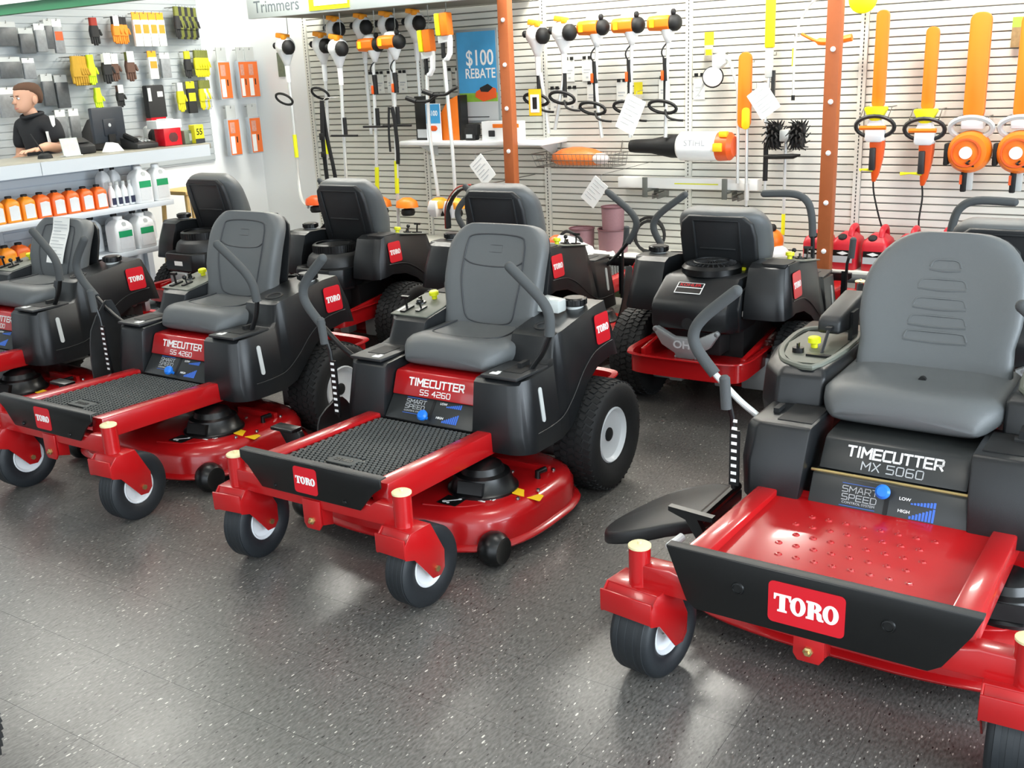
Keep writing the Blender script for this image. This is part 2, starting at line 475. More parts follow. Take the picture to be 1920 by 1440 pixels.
# orange uprights of the display rack with bolt heads
for k, (x, lab) in enumerate(((-4.51, 'orange painted steel post with white bolt heads beside the blue rebate poster'), (-2.005, 'orange painted steel post with white bolt heads beside the hedge trimmers'))):
    t = thing('rack_post', lab, 'post', (x, 6.9, 0), 0, 'orange rack posts')
    MB().bx(-.046, .046, 0, .075, 0, ZC).build('post_body', POSTM, t, bevel=.006)
    for q in range(9):
        part('bolt', 'bolt_head', WHITE, t, lambda: MB().lathe([(.017, 0), (.016, .007), (.008, .011)], 12, Matrix.Rotation(PI / 2, 4, 'X')), Matrix.Translation((.004, .0, .42 + q * .325)))
# ---------------------------------------------------------------- riding mowers
# local frame: facing -y, rear axle on y = 0, floor z = 0, operator's left is +x
MX = Matrix.Scale(-1, 4, (1, 0, 0))

def wheel(parent, c, rad, wid, rim_r, tread, side):
    """tyre > rim > hub, axis along x; side +1 shows rim towards +x"""
    key = (rad, wid, rim_r, tread)
    Mx = Matrix.Translation(c) @ Matrix.Rotation(PI / 2 if side > 0 else -PI / 2, 4, 'Y')
    def tyre():
        mb = MB(); h = wid / 2; w = rad - rim_r
        prof = [(rim_r, -h * .72), (rim_r + w * .15, -h * .86), (rim_r + w * .45, -h), (rim_r + w * .80, -h * .97), (rad * .985, -h * .82), (rad, -h * .35), (rad, h * .35), (rad * .985, h * .82), (rim_r + w * .80, h * .97), (rim_r + w * .45, h), (rim_r + w * .15, h * .86), (rim_r, h * .72)]
        mb.lathe(prof, 40, closed=True)
        return mb
    t = part(('tyre',) + key, 'tyre', RUBBER if tread else RUBBERS, parent, tyre, Mx, ang=50)
    if tread:
        def lugs():
            mb = MB(); n = 46
            for k in range(n):
                for row, (z0, off) in enumerate(((-.36, 0), (0, .5), (.36, 0), (-.70, .5), (.70, .5))):
                    a = 2 * PI * (k + off) / n
                    rr = rad * (.999 if abs(row) < 3 else .985)
                    if row >= 3: rr = rad * .975
                    m4 = Matrix.Rotation(a, 4, 'Z') @ Matrix.Translation((rr, 0, z0 * wid / 2)) @ Matrix.Rotation((.35 if row % 2 else -.35), 4, 'X')
                    mb.box((0, 0, 0), (.010, 2 * PI * rad / n * .70, wid * .15), None, m4)
            return mb
        lo = part(('lugs',) + key, 'tread', RUBBER, t, lugs, smooth=False); lo['kind'] = 'stuff'
    else:
        def grooves():
            mb = MB()
            for z in (-.3, -.1, .1, .3):
                mb.lathe([(rad * .99, (z - .06) * wid), (rad * 1.006, (z - .05) * wid), (rad * 1.006, (z + .05) * wid), (rad * .99, (z + .06) * wid)], 40, closed=True)
            return mb
        part(('rib',) + key, 'tread', RUBBERS, t, grooves)
    def rim():
        h = wid / 2; r = rim_r
        return MB().lathe([(r * .98, -h * .7), (r * 1.02, -h * .75), (r * 1.02, h * .75), (r * .97, h * .80), (r * .92, h * .74), (r * .86, h * .60), (r * .55, h * .50), (r * .30, h * .52), (.001, h * .52)], 32)
    ri = part(('rim',) + key, 'rim', RIM, t, rim, ang=40)
    part(('hub',) + key, 'hub', BLACKM if tread else STEEL, t, lambda: MB().lathe([(rim_r * .25, wid * .12), (rim_r * .25, wid * .29), (rim_r * .2, wid * .31), (.001, wid * .31)], 16))
    return t

def seat_back_surface(t, x, W, z0, z1, y0, y1):
    """front surface point of the backrest"""
    z = z0 + (z1 - z0) * t
    y = y0 + (y1 - y0) * t - .02 * math.sin(PI * min(1, t * 1.2)) - .045 * (abs(x) / W) ** 3
    return y, z

def add_seat(T, kind):
    """kind: 'high' two-panel back, 'low' plain short back, 'ribbed' wide back with ribs"""
    if kind == 'high':  W, z0, z1, y0, y1, cw, cy0, cy1, cz, RT = .235, .62, 1.085, -.150, -.035, .243, -.475, -.07, .650, .115
    elif kind == 'low': W, z0, z1, y0, y1, cw, cy0, cy1, cz, RT = .235, .62, 1.0, -.150, -.05, .243, -.475, -.07, .650, .10
    else:               W, z0, z1, y0, y1, cw, cy0, cy1, cz, RT = .255, .62, 1.115, -.10, .06, .272, -.45, -.01, .655, .19
    st = part(('seat', kind), 'seat', VINYL, T, lambda: cushion(cw, cy0, cy1, cz), ang=80)
    def back():
        mb = MB(); rings = []; N = 28
        ts = [0, .06, .15, .3, .45, .55, .62, .70, .76, .82, .87, .91, .94, .965, .983, .995, 1.0]
        for t in ts:
            zt = (1 - t) * (z1 - z0)              # distance from the top
            rad = RT
            w = W * (.97 + .03 * math.cos(min(1, t * 2) * PI * 2))
            if zt < rad: w = w - rad + math.sqrt(max(0, rad * rad - (rad - zt) ** 2)) if zt > 0 else w - rad * .98
            th = .058 * (1 if t < .9 else max(.12, math.sqrt(max(0, 1 - ((t - .9) / .1) ** 2))))
            ring = []
            for j in range(N):
                a = 2 * PI * j / N
                ca, sa = math.cos(a), math.sin(a)
                px = w * (abs(ca) ** .45) * (1 if ca > 0 else -1)
                py = (abs(sa) ** .6) * (1 if sa > 0 else -1) * th
                yc, z = seat_back_surface(t, px, W, z0, z1, y0, y1)
                ring.append((px, yc + th + py, z))
            rings.append(ring)
        return mb.loft(rings)
    bk = part(('back', kind), 'backrest', VINYL, T, back, ang=80)
    off = .008
    def on(x, t):
        y, z = seat_back_surface(t, x, W, z0, z1, y0, y1)
        return (x, y + off - .0075, z)
    if kind != 'ribbed':
        def seam():
            mb = MB(); P = []
            w = W * .62
            path = [(-w * .78, .20), (-w * .9, .35), (-w, .55), (-w, .72), (-w * .96, .84), (-w * .8, .9), (0, .915), (w * .8, .9), (w * .96, .84), (w, .72), (w, .55), (w * .9, .35), (w * .78, .20), (w * .5, .155), (0, .145), (-w * .5, .155)]
            mb.tube(smooth_path([on(x, t) for x, t in path], 5, True), .0035, 6, closed=True)
            if kind == 'high':
                mb.tube(smooth_path([on(-w, .70), on(-w * .7, .655), on(0, .64), on(w * .7, .655), on(w, .70)], 5), .0032, 6)
                e = W * .13
                mb.tube([on(-e, .76), on(-e, .82), on(e, .82), on(e, .76)], .002, 5, closed=True)
            return mb
        part(('bseam', kind), 'stitched_seam', VINYLD, bk, seam)
        part(('cseam', kind), 'stitched_seam', VINYLD, st, lambda: MB().tube(smooth_path([cush_top(x, y, cw, cy0, cy1, cz) for x, y in ((-.15, -.12), (-.165, -.25), (-.14, -.34), (0, -.365), (.14, -.34), (.165, -.25), (.15, -.12))], 6), .0032, 6))
    else:
        for q, (t, w) in enumerate(((.78, .048), (.66, .075), (.54, .082), (.43, .09), (.33, .098))):
            def rib(t=t, w=w):
                mb = MB()
                top = [on(-w + .02, t + .045), on(0, t + .047), on(w - .02, t + .045)]
                mb.tube(smooth_path([on(-w, t), on(-w + .006, t + .03), top[0], top[1], top[2], on(w - .006, t + .03), on(w, t)], 4), .004, 6)
                mb.tube(smooth_path([on(-w, t - .015), on(0, t - .022), on(w, t - .015)], 4), .0045, 6)
                return mb
            part(('rib', q), 'moulded_rib', VINYL, bk, rib)
        part('cushdrain', 'drain_hole', BLACKM, st, lambda: MB().tube([(v[0], v[1], v[2] + .001) for v in (cush_top(.0, -.205, cw, cy0, cy1, cz), cush_top(.0, -.19, cw, cy0, cy1, cz))], .012, 10))
    # black shell on the rear of the backrest
    def shell():
        mb = MB(); zt = z1 - .03; yb = lambda z: y0 + (y1 - y0) * (z - z0) / (z1 - z0) + .105
        w = W * .86
        outer = [(-w, z0), (-w, zt - .10), (-w * .93, zt - .035), (-w * .72, zt), (w * .72, zt), (w * .93, zt - .035), (w, zt - .10), (w, z0)]
        vs = []
        for s, dy in ((1.0, 0), (.94, .022)):
            for x, z in outer:
                zz = z0 + (z - z0) * (1 if s == 1 else .985)
                vs.append((x * s, yb(zz) + dy, zz))
        n = len(outer)
        return mb.add(vs, [tuple(range(n))[::-1], tuple(range(n, 2 * n))] + [(i, (i + 1) % n, n + (i + 1) % n, n + i) for i in range(n)])
    sh = part(('shell', kind), 'back_shell', SHELL, T, shell, bevel=.006)
    tilt = math.atan2(y1 - y0, z1 - z0)
    Mp = Matrix.Translation((0, (y0 + y1) / 2 + .128, (z0 + z1) / 2 + .015)) @ Matrix.Rotation(-tilt, 4, 'X')
    hh = (z1 - z0) * .66
    def pocket():
        mb = MB(); w = W * (.62 if kind == 'high' else .5); h = hh / 2
        for a in (-1, 1): mb.box((a * w, .003, 0), (.012, .014, 2 * h))
        mb.box((0, .003, h), (2 * w, .014, .012)); mb.box((0, .004, -h * .18), (2 * w * .8, .012, .010))
        return mb
    part(('pocket', kind), 'pocket_rim', SHELL, sh, pocket, Mp, bevel=.004)
    part(('pocketp', kind), 'pocket_panel', BLACKM, sh, lambda: MB().box((0, -.001, hh * .16), (W * (1.2 if kind == 'high' else .95), .006, hh * .62)), Mp)
    part(('seatpan', kind), 'seat_pan', BLACK, T, lambda: MB().bx(-.17, .17, cy0 + .08, cy1 + .04, cz - .075, cz - .035).bx(-.12, .12, cy1 - .02, cy1 + .06, cz - .06, cz + .10))

def cush_top(x, y, cw, cy0, cy1, cz):
    u = (y - cy0) / (cy1 - cy0)
    w = cw * min(1, math.sqrt(max(0.0, 1 - ((.30 - u) / .30) ** 2 * .42)) if u < .30 else 1)
    k = min(1, abs(x) / w)
    z = cz + .052 - .028 * math.sin(PI * min(1, max(0, (u - .1) / .9))) * (1 - k * k) - (.03 * ((.25 - u) / .25) ** 2 if u < .25 else 0) - .012 * k ** 4
    return (x, y, z)

def cushion(cw, cy0, cy1, cz):
    rings = []; N = 32
    us = [0, .012, .04, .09, .16, .25, .4, .55, .7, .85, .95, 1.0]
    for u in us:
        y = cy0 + (cy1 - cy0) * u
        w = cw * (math.sqrt(max(0.0, 1 - ((.30 - u) / .30) ** 2 * .42)) if u < .30 else 1)
        th = .056 * (math.sqrt(max(.03, 1 - (1 - u / .09) ** 2)) if u < .09 else 1)
        ring = []
        for j in range(N):
            a = 2 * PI * j / N; ca, sa = math.cos(a), math.sin(a)
            px = w * (abs(ca) ** .5) * (1 if ca > 0 else -1)
            top = cush_top(px, y, cw, cy0, cy1, cz)[2]
            mid = top - .055
            ring.append((px, y, mid + (abs(sa) ** .55) * (1 if sa > 0 else -1) * th * (1 if sa > 0 else .95)))
        rings.append(ring)
    return MB().loft(rings)

LEVER_IN = [(.335, -.43, .55), (.385, -.42, .625), (.43, -.42, .685), (.46, -.42, .75), (.462, -.42, .82), (.44, -.42, .87), (.39, -.42, .92), (.297, -.42, .997)]
LEVER_OUT = [(.375, -.48, .53), (.45, -.49, .585), (.51, -.50, .63), (.60, -.50, .705), (.67, -.50, .78), (.69, -.50, .835), (.66, -.50, .895), (.56, -.50, .99)]
LEVER_FLAT = [(.335, -.46, .55), (.322, -.47, .63), (.318, -.48, .70), (.314, -.48, .80), (.305, -.48, .90), (.279, -.48, .975), (.209, -.48, 1.012), (.05, -.48, 1.010)]
def add_lever(T, side, pose, lean=0.0, chrome=False):
    P = [Vector(p) for p in {'in': LEVER_IN, 'out': LEVER_OUT, 'flat': LEVER_FLAT}[pose]]
    P = [Vector((side * (p.x + lean * (p.z - .55)), p.y, p.z)) for p in P]
    key = ('lever', side, pose, lean)
    lv = part(key + ('s',), 'control_lever', CHROME if chrome else BLACK, T, lambda: MB().tube(smooth_path(P[:4], 4), .011, 10))
    part(key + ('g',), 'foam_grip', FOAM, lv, lambda: MB().tube(smooth_path(P[3:], 6), [.0195] * (6 * 4) + [.0195 * .97], 12), bevel=0)
    part(key + ('t',), 'grip_end', FOAM, lv, lambda: MB().ball(P[-1], .0192, 12, 8))
    B = P[0]
    part(key + ('b',), 'lever_bracket', BLACKM, lv, lambda: MB().box((B.x, B.y + .02, B.z + .03), (.018, .06, .11), (0, 0, 0)).cyl((B.x, B.y, B.z + .055), .012, .04, 'x', 10))
    return lv

def pod_mesh(side, front=-.60, xin=.215, xout=.435, rear=.237):
    """side fender: extruded profile whose outer corners are rounded in plan"""
    prof = [(front + .01, .325), (front, .40), (front + .012, .585), (front + .03, .598), (-.345, .610), (-.325, .628), (-.298, .705), (-.27, .718), (.02, .762), (.15, .764), (.195, .748), (rear - .006, .62), (rear, .515), (.12, .535), (.0, .52), (-.10, .475), (-.19, .40), (-.26, .345), (-.34, .322)]
    bm = bmesh.new(); n = len(prof)
    v0 = [bm.verts.new((xin, y, z)) for y, z in prof]; v1 = [bm.verts.new((xout, y, z)) for y, z in prof]
    bm.faces.new(v0[::-1]); bm.faces.new(v1)
    for i in range(n): bm.faces.new((v0[i], v0[(i + 1) % n], v1[(i + 1) % n], v1[i]))
    rf, rs, rr, K = .085, .06, .09, 6
    def cut(co, no):
        bmesh.ops.bisect_plane(bm, geom=bm.verts[:] + bm.edges[:] + bm.faces[:], plane_co=co, plane_no=no, dist=1e-5)
    for r in (rf,):
        for k in range(K): cut((xout - r * k / K - .0005 if k == 0 else xout - r * k / K, 0, 0), (1, 0, 0))
    for k in range(1, K + 1):
        cut((0, front + .012 + rf * k / K, 0), (0, 1, 0)); cut((0, rear - rr * k / K, 0), (0, 1, 0))
    for k in range(1, 5): cut((0, -.325 + .027 + rs * k / 4, 0), (0, 1, 0))
    def ease(v, y_edge, r, sgn):
        dx = (v.co.x - (xout - r)) / r; dy = sgn * (v.co.y - (y_edge - sgn * r)) / r
        if dx <= 0 or dy <= 0: return
        dx = min(dx, 1); dy = min(dy, 1); m = max(dx, dy); l = math.hypot(dx, dy)
        v.co.x = xout - r + r * dx * m / l; v.co.y = y_edge - sgn * r + sgn * r * dy * m / l
    for v in bm.verts:
        y, z = v.co.y, v.co.z
        if z > .615 and y < -.1:
            ye = -.325 + (min(z, .705) - .628) * .35
            ease(v, ye, rs, -1)
        elif y < -.1 and z < .615:
            ye = front + (.012 * (z - .40) / .185 if z > .40 else .01 * (.40 - z) / .075)
            ease(v, ye, rf, -1)
        elif y > .1: ease(v, rear if z < .6 else rear - .04 * (z - .6) / .15, rr, 1)
    for v in bm.verts:      # moulding draft: walls lean inwards towards the top
        fx = (v.co.x - xin) / (xout - xin); v.co.x += fx * .12 * (.5 - v.co.z)
        if v.co.y < -.25: v.co.y += .08 * (v.co.z - .40) * min(1, (-.25 - v.co.y) / .2) if v.co.z < .62 else 0
        elif v.co.y > .05: v.co.y -= .10 * (v.co.z - .55) * min(1, (v.co.y - .05) / .12)
    if side < 0:
        for v in bm.verts: v.co.x *= -1
    bmesh.ops.recalc_face_normals(bm, faces=bm.faces)
    es = [e for e in bm.edges if len(e.link_faces) == 2 and e.calc_face_angle(0) > R(38)]
    bmesh.ops.bevel(bm, geom=es, offset=.009, segments=2, affect='EDGES', profile=.5, clamp_overlap=True)
    for f in bm.faces: f.smooth = True
    for e in bm.edges:
        if len(e.link_faces) != 2 or e.calc_face_angle(0) > R(42): e.smooth = False
    me = bpy.data.meshes.new('side_fender'); bm.to_mesh(me); bm.free()
    return me

def add_pods(T, xs=1.0, colour=PLASTIC):
    for side in (1, -1):
        if ('pod', side) not in CACHE: CACHE[('pod', side)] = pod_mesh(side)
        pd = link('side_fender', CACHE[('pod', side)], colour, T)
        XO = lambda z: side * (.4365 + .12 * (.5 - z))
        def seam():
            return MB().tube(smooth_path([(XO(z), y, z) for y, z in ((-.505, .392), (-.40, .392), (-.31, .405), (-.22, .455), (-.12, .53), (-.02, .578), (.08, .592), (.14, .594))], 5), .0025, 6)
        part(('podseam', side), 'seam_line', PLASTIC2, pd, seam)
        part(('gauge', side), 'sight_window', GREYP, pd, lambda: MB().prism(rrect(.022, .135, .011), 'z', -.004, .002), frame((XO(.49), -.455, .49), (0, side, 0), (-side * .12, 0, 1)))
        Mb = frame((XO(.662), .07, .662), (0, side, 0), (-side * .12, .02, 1))
        toro_badge(pd, Mb, .115, .122)
        part(('podlip', side), 'top_ledge', PLASTIC2, pd, lambda: MB().prism([(side * .24, -.565), (side * .40, -.565), (side * .412, -.36), (side * .24, -.36)], 'z', .603, .6155), bevel=.003)
        part(('lslot', side), 'lever_slot', BLACKM, pd, lambda: MB().bx(side * .33 - .03, side * .33 + .05 , -.50, -.39, .606, .6175))
        # warning pictogram
        part(('picto', side), 'warning_decal', DECALW, pd, lambda: MB().bx(side * .285 - .018, side * .285 + .018, -.545, -.520, .6156, .6165).bx(side * .285 - .004, side * .285 + .012, -.528, -.505, .6156, .6165))
    # left fender: cup holder and fuel cap
    cap = part('fuelneck', 'fuel_neck', GREYP, T, lambda: MB().lathe([(.038, .738), (.036, .772), (.034, .772)], 24, Matrix.Translation((.33, .0, 0))))
    def capm():
        mb = MB(); prof = []
        mb.lathe([(.044, .766), (.047, .77), (.047, .792), (.04, .798), (.001, .798)], 28, Matrix.Translation((.33, 0, 0)))
        for k in range(14):
            a = 2 * PI * k / 14; mb.box((.33 + .047 * math.cos(a), .047 * math.sin(a), .782), (.008, .008, .022), (0, 0, a))
        return mb
    part('fuelcap', 'fuel_cap', BLACK, T, capm)
    part('cup', 'cup_holder', BLACKM, T, lambda: MB().lathe([(.036, .0), (.043, .004), (.043, .0075), (.034, .0075), (.03, .001), (.001, .001)], 24, Matrix.Translation((.315, -.215, .722)) @ Matrix.Rotation(.15, 4, 'X')))
    # storage pocket at the rear of the right fender (open tray)
    part('tray', 'storage_tray', BLACKM, T, lambda: MB().prism([(p[0] - .325, p[1] + .075) for p in rrect(.13, .15, .03)], 'z', .752, .7665))
    # right fender: control panel
    cp = part('cpanel', 'control_panel', CONTROL, T, lambda: MB().prism([(-.228, -.27), (-.42, -.27), (-.42, -.02), (-.40, .0), (-.228, .0)], 'z', .0, .006), Matrix.Translation((0, 0, .738)) @ Matrix.Translation((0, -.13, 0)) @ Matrix.Rotation(.148, 4, 'X') @ Matrix.Translation((0, .13, 0)), bevel=.002)
    part('ptoknob', 'blade_switch', YELLOW, cp, lambda: MB().lathe([(.012, .006), (.012, .02), (.021, .024), (.021, .038), (.016, .042), (.001, .042)], 18, Matrix.Translation((-.33, -.07, 0))))
    part('ign', 'ignition_switch', BLACK, cp, lambda: MB().lathe([(.024, .006), (.022, .012), (.012, .013), (.012, .02), (.001, .02)], 18, Matrix.Translation((-.36, -.13, 0))).box((-.36, -.13, .025), (.006, .02, .02)))
    part('throt', 'throttle_lever', BLACK, cp, lambda: MB().box((-.37, -.215, .01), (.025, .07, .008)).box((-.37, -.215, .035), (.005, .01, .05)).box((-.37, -.215, .062), (.04, .014, .012)))
    part('choke', 'choke_lever', BLACK, cp, lambda: MB().box((-.305, -.20, .01), (.02, .06, .006)).tube([(-.305, -.2, .006), (-.305, -.205, .04)], .004, 8).ball((-.305, -.207, .045), .012, 10, 6))
    part('cdecal', 'instruction_decal', DECALG, cp, lambda: MB().bx(-.41, -.395, -.24, -.17, .006, .0068))

def add_hood(T, title, sub, red=True):
    zt, zb = .565, .475
    hd = part(('hood', red), 'seat_support', RED if red else PANELG, T, lambda: MB().prism([(-.545, zb), (-.515, zt - .01), (-.505, zt), (-.08, .585), (-.08, .50), (-.49, .478)], 'x', -.208, .208), bevel=.004)
    n = Vector((0, -(zt - .01 - zb), .03)).normalized(); up = Vector((0, .03, zt - .01 - zb)).normalized()
    c0 = Vector((0, -.53, (zb + zt - .01) / 2)) + n * .0005
    Mt = frame(c0 + up * .016, (1, 0, 0), up)
    stroke_text(title, .027, .0205, .0058, .0078, DECALW, hd, Mt)
    stroke_text(sub, .020, .0165, .0030, .0070, DECALW if red else DECALG, hd, frame(c0 - up * .022, (1, 0, 0), up))
    # grey control face below, with slot and blue knob
    fp = part('facep', 'front_panel', PANELG, T, lambda: MB().prism([(-.60, .392), (-.525, .485), (-.50, .485), (-.50, .392)], 'x', -.212, .212), bevel=.003)
    n2 = Vector((0, -.093, .075)).normalized(); up2 = Vector((0, .075, .093)).normalized()
    c2 = Vector((0, -.5625, .4385)) + n2 * .0006
    F2 = lambda x, u: frame(c2 + Vector((x, 0, 0)) + up2 * u, (1, 0, 0), up2)
    part('fslot', 'speed_slot', BLACKM, fp, lambda: MB().prism(rrect(.012, .085, .005), 'z', -.001, .001), F2(.0, .0))
    kn = part('fknob', 'speed_knob', KNOBB, fp, lambda: MB().cyl((0, 0, .012), .007, .03).lathe([(.012, .02), (.021, .026), (.022, .036), (.015, .044), (.001, .045)], 20), F2(-.012, -.037))
    stroke_text('SMART', .016, .0145, .002, .005, DECALG, fp, F2(-.085, .022))
    stroke_text('SPEED', .016, .0145, .002, .005, DECALG, fp, F2(-.085, .0))
    lettering('CONTROL SYSTEM', DECALG, fp, F2(-.085, -.018), .010, .0, 1.1)
    part('fline', 'printed_line', DECALB, fp, lambda: MB().bx(-.135, -.04, .036, .038, 0, .001).bx(-.135, -.04, -.029, -.027, 0, .001), F2(0, 0))
    lettering('LOW', DECALW, fp, F2(.045, .030), .013, .01, 1.1)
    lettering('HIGH', DECALW, fp, F2(.047, -.028), .013, .01, 1.1)
    for key, u0, s in (('low', .018, .35), ('high', -.045, 1.0)):
        for k in range(8):
            part(('bar', key, k), 'speed_bar', DECALB, fp, lambda: MB().bx(.062 + k * .009, .0685 + k * .009, u0, u0 + (.006 + k * .0045) * (s if key == 'high' else .45) + .002, 0, .001), F2(0, 0))
    part('fbase', 'panel_base', BLACK, T, lambda: MB().bx(-.212, .212, -.605, -.52, .352, .394))
    for a in (-.1, .1):
        part('fbolt', 'bolt', STEEL, T, lambda: MB().lathe([(.009, 0), (.008, .004), (.001, .005)], 10, Matrix.Rotation(PI / 2, 4, 'X')), Matrix.Translation((a, -.605, .374)))

def add_front(T, hb=.32, hp=.38, py=-1.23, caster_yaw=(0, 0), wheel_r=.14, wheel_w=.092, rim_r=.072, pan='mat'):
    """rails, foot pan, front plate, cross beam, caster forks and wheels"""
    hr = hb - .02
    for s in (1, -1):
        part(('rail', hb, s), 'frame_rail', RED, T, lambda: MB().prism([(-1.215, .335), (-1.20, .425), (-.58, .402), (-.42, .36), (-.42, .31), (-.60, .315)], 'x', s * (hr - .065), s * hr), bevel=.006)
    if pan == 'mat':
        part('matbase', 'foot_pan', BLACK, T, lambda: MB().prism([(-1.215, .385), (-1.215, .412), (-.61, .388), (-.61, .365)], 'x', -.236, .236))
        def bumps():
            mb = MB(); nx, ny = 22, 30
            for i in range(nx):
                for j in range(ny):
                    x = -.222 + .444 * (i + .5) / nx + (.005 if j % 2 else -.005); y = -1.185 + .565 * (j + .5) / ny
                    if abs(x) < .062 and -1.12 < y < -1.04: continue
                    z = .412 + (y + 1.215) * (-.024 / .605)
                    mb.box((x, y, z + .002), (.014, .0125, .007), (-.04, 0, PI / 4))
            return mb
        b = part('bumps', 'rubber_mat', MATR, T, bumps, smooth=False); b['kind'] = 'stuff'
        pl = part('matbadge', 'mat_badge', MATR, T, lambda: MB().prism(rrect(.12, .068, .012), 'z', -.002, .003), Matrix.Translation((0, -1.08, .4095)) @ Matrix.Rotation(-.04, 4, 'X'))
        part('matlogo', 'lettering', BLACK, pl, lambda: logo_mb(.024), Matrix.Translation((0, 0, .0032)))
    else:
        pn = part('steelpan', 'foot_pan', RED, T, lambda: MB().prism([(-1.215, .375), (-1.215, .398), (-.62, .385), (-.60, .40), (-.60, .37)], 'x', -hr + .06, hr - .06), bevel=.003)
        for k in range(6):
            for j in range(8):
                x = -.185 + .37 * (j + (.5 if k % 2 else 0)) / 7.5; y = -1.12 + .36 * k / 5
                part('dimple', 'tread_dimple', RED, pn, lambda: MB().lathe([(.011, 0), (.008, .004), (.004, .0042), (.003, .001), (.001, .001)], 12), Matrix.Translation((x, y, .398 + (y + 1.215) * (-.013 / .595))))
    # black front plate with chamfered ends and a bent top lip
    zt, zb, yf = (.462, .338, -1.262) if pan == 'mat' else (.458, .290, -1.262)
    fp = part(('plate', hb), 'front_plate', BLACK, T, lambda: MB().prism([(-hb, zt), (-hb, zt - .03), (-hb + .035, zt - .055), (-hb + .095, zb), (hb - .095, zb), (hb - .035, zt - .055), (hb, zt - .03), (hb, zt)] if pan == 'mat' else [(-hb, zt), (-hb + .02, zt - .05), (-hb + .06, zb + .02), (-hb + .085, zb), (hb - .11, zb), (hb - .08, zb + .02), (hb - .02, zt - .05), (hb, zt)], 'y', yf, yf + .008), bevel=.002)
    part(('lip', hb), 'plate_lip', PLASTIC2, fp, lambda: MB().bx(-hb, hb, yf + .002, yf + .034, zt - .004, zt + .002), bevel=.002)
    if pan == 'mat':
        toro_badge(fp, frame((-.01, yf - .0005, .400), (1, 0, 0), (0, 0, 1)), .105, .095)
        for a in (-.16, .16): part('pbolt', 'plate_bolt', BLACK, fp, lambda: MB().lathe([(.008, 0), (.007, .004), (.001, .005)], 10, Matrix.Rotation(PI / 2, 4, 'X')), Matrix.Translation((a, yf, .355)))
    else:
        toro_badge(fp, frame((-.01, yf - .0005, .374), (1, 0, 0), (0, 0, 1)), .195, .115)
        for a in (-.19, .19): part('pbolt2', 'plate_bolt', BLACK, fp, lambda: MB().lathe([(.018, 0), (.016, .004), (.013, .0045), (.012, .001), (.001, .001)], 18, Matrix.Rotation(PI / 2, 4, 'X')), Matrix.Translation((a, yf, .383)))
    # cross beam and pivots
    part(('beam', hp), 'cross_beam', RED, T, lambda: MB().prism([(-hp, .375), (-hp + .10, .375), (-hb + .06, .36), (hb - .06, .36), (hp - .10, .375), (hp, .375), (hp, .305), (hp - .10, .30), (.2, .30), (-.2, .30), (-hp + .10, .30), (-hp, .305)], 'y', py - .022, py + .04), bevel=.005)
    part('hitch', 'tow_bracket', RED, T, lambda: MB().prism([(-.04, .33), (-.04, .24), (-.028, .222), (.028, .222), (.04, .24), (.04, .33)], 'y', py - .03, py - .022).prism([(-1.25, .31), (-1.25, .24), (-1.2, .225), (-1.2, .31)], 'x', .032, .04), bevel=.002)
    part('hitchb', 'bolt', BRASS, T, lambda: MB().lathe([(.013, 0), (.013, .007), (.007, .009), (.006, .016), (.001, .016)], 6, Matrix.Translation((0, py - .03, .255)) @ Matrix.Rotation(PI / 2, 4, 'X')))
    for s, yaw in zip((1, -1), caster_yaw):
        Mc = Matrix.Translation((s * hp, py, 0)) @ Matrix.Rotation(yaw, 4, 'Z')
        top = 2 * wheel_r + .005
        part(('pivot', s, hp), 'caster_pivot', RED, T, lambda: MB().lathe([(.031, top + .02), (.031, .418), (.0285, .42), (.001, .42)], 20), Matrix.Translation((s * hp, py, 0)))
        part('pcap', 'pivot_cap', CREAM, T, lambda: MB().lathe([(.0325, .418), (.0325, .424), (.028, .427), (.001, .427)], 20).cyl((0, 0, .43), .006, .01, 'z', 8), Matrix.Translation((s * hp, py, 0)))
        cf = bpy.data.objects.new('caster', None); COL.objects.link(cf); cf.parent = T; cf.matrix_local = Mc
        ww = wheel_w / 2 + .012; tr = .07
        def fork():
            mb = MB()
            mb.bx(-ww - .005, ww + .005, -.04, .055, top, top + .022)
            mb.prism([(-ww - .005, top + .01), (-ww - .005, top - .055), (ww + .005, top - .055), (ww + .005, top + .01)], 'y', -.075, -.068)
            mb.prism([(-.072, top - .02), (-.038, top + .02), (-.03, top + .02), (-.062, top - .02)], 'x', -ww, ww)
            for q in (-1, 1):
                mb.prism([(-.072, top - .01), (-.04, top + .022), (.055, top + .022), (tr + .045, wheel_r + .05), (tr + .042, wheel_r - .012), (tr + .02, wheel_r - .034), (tr - .018, wheel_r - .03), (-.03, top - .075), (-.072, top - .06)], 'x', q * ww, q * (ww + .006))
            return mb
        part(('fork', wheel_w), 'caster_fork', RED, cf, fork, bevel=.002)
        wheel(cf, (0, tr, wheel_r), wheel_r, wheel_w, rim_r, False, 1)
        part('axb', 'axle_bolt', BRASS, cf, lambda: MB().cyl((0, tr, wheel_r), .011, 2 * ww + .028, 'x', 6))

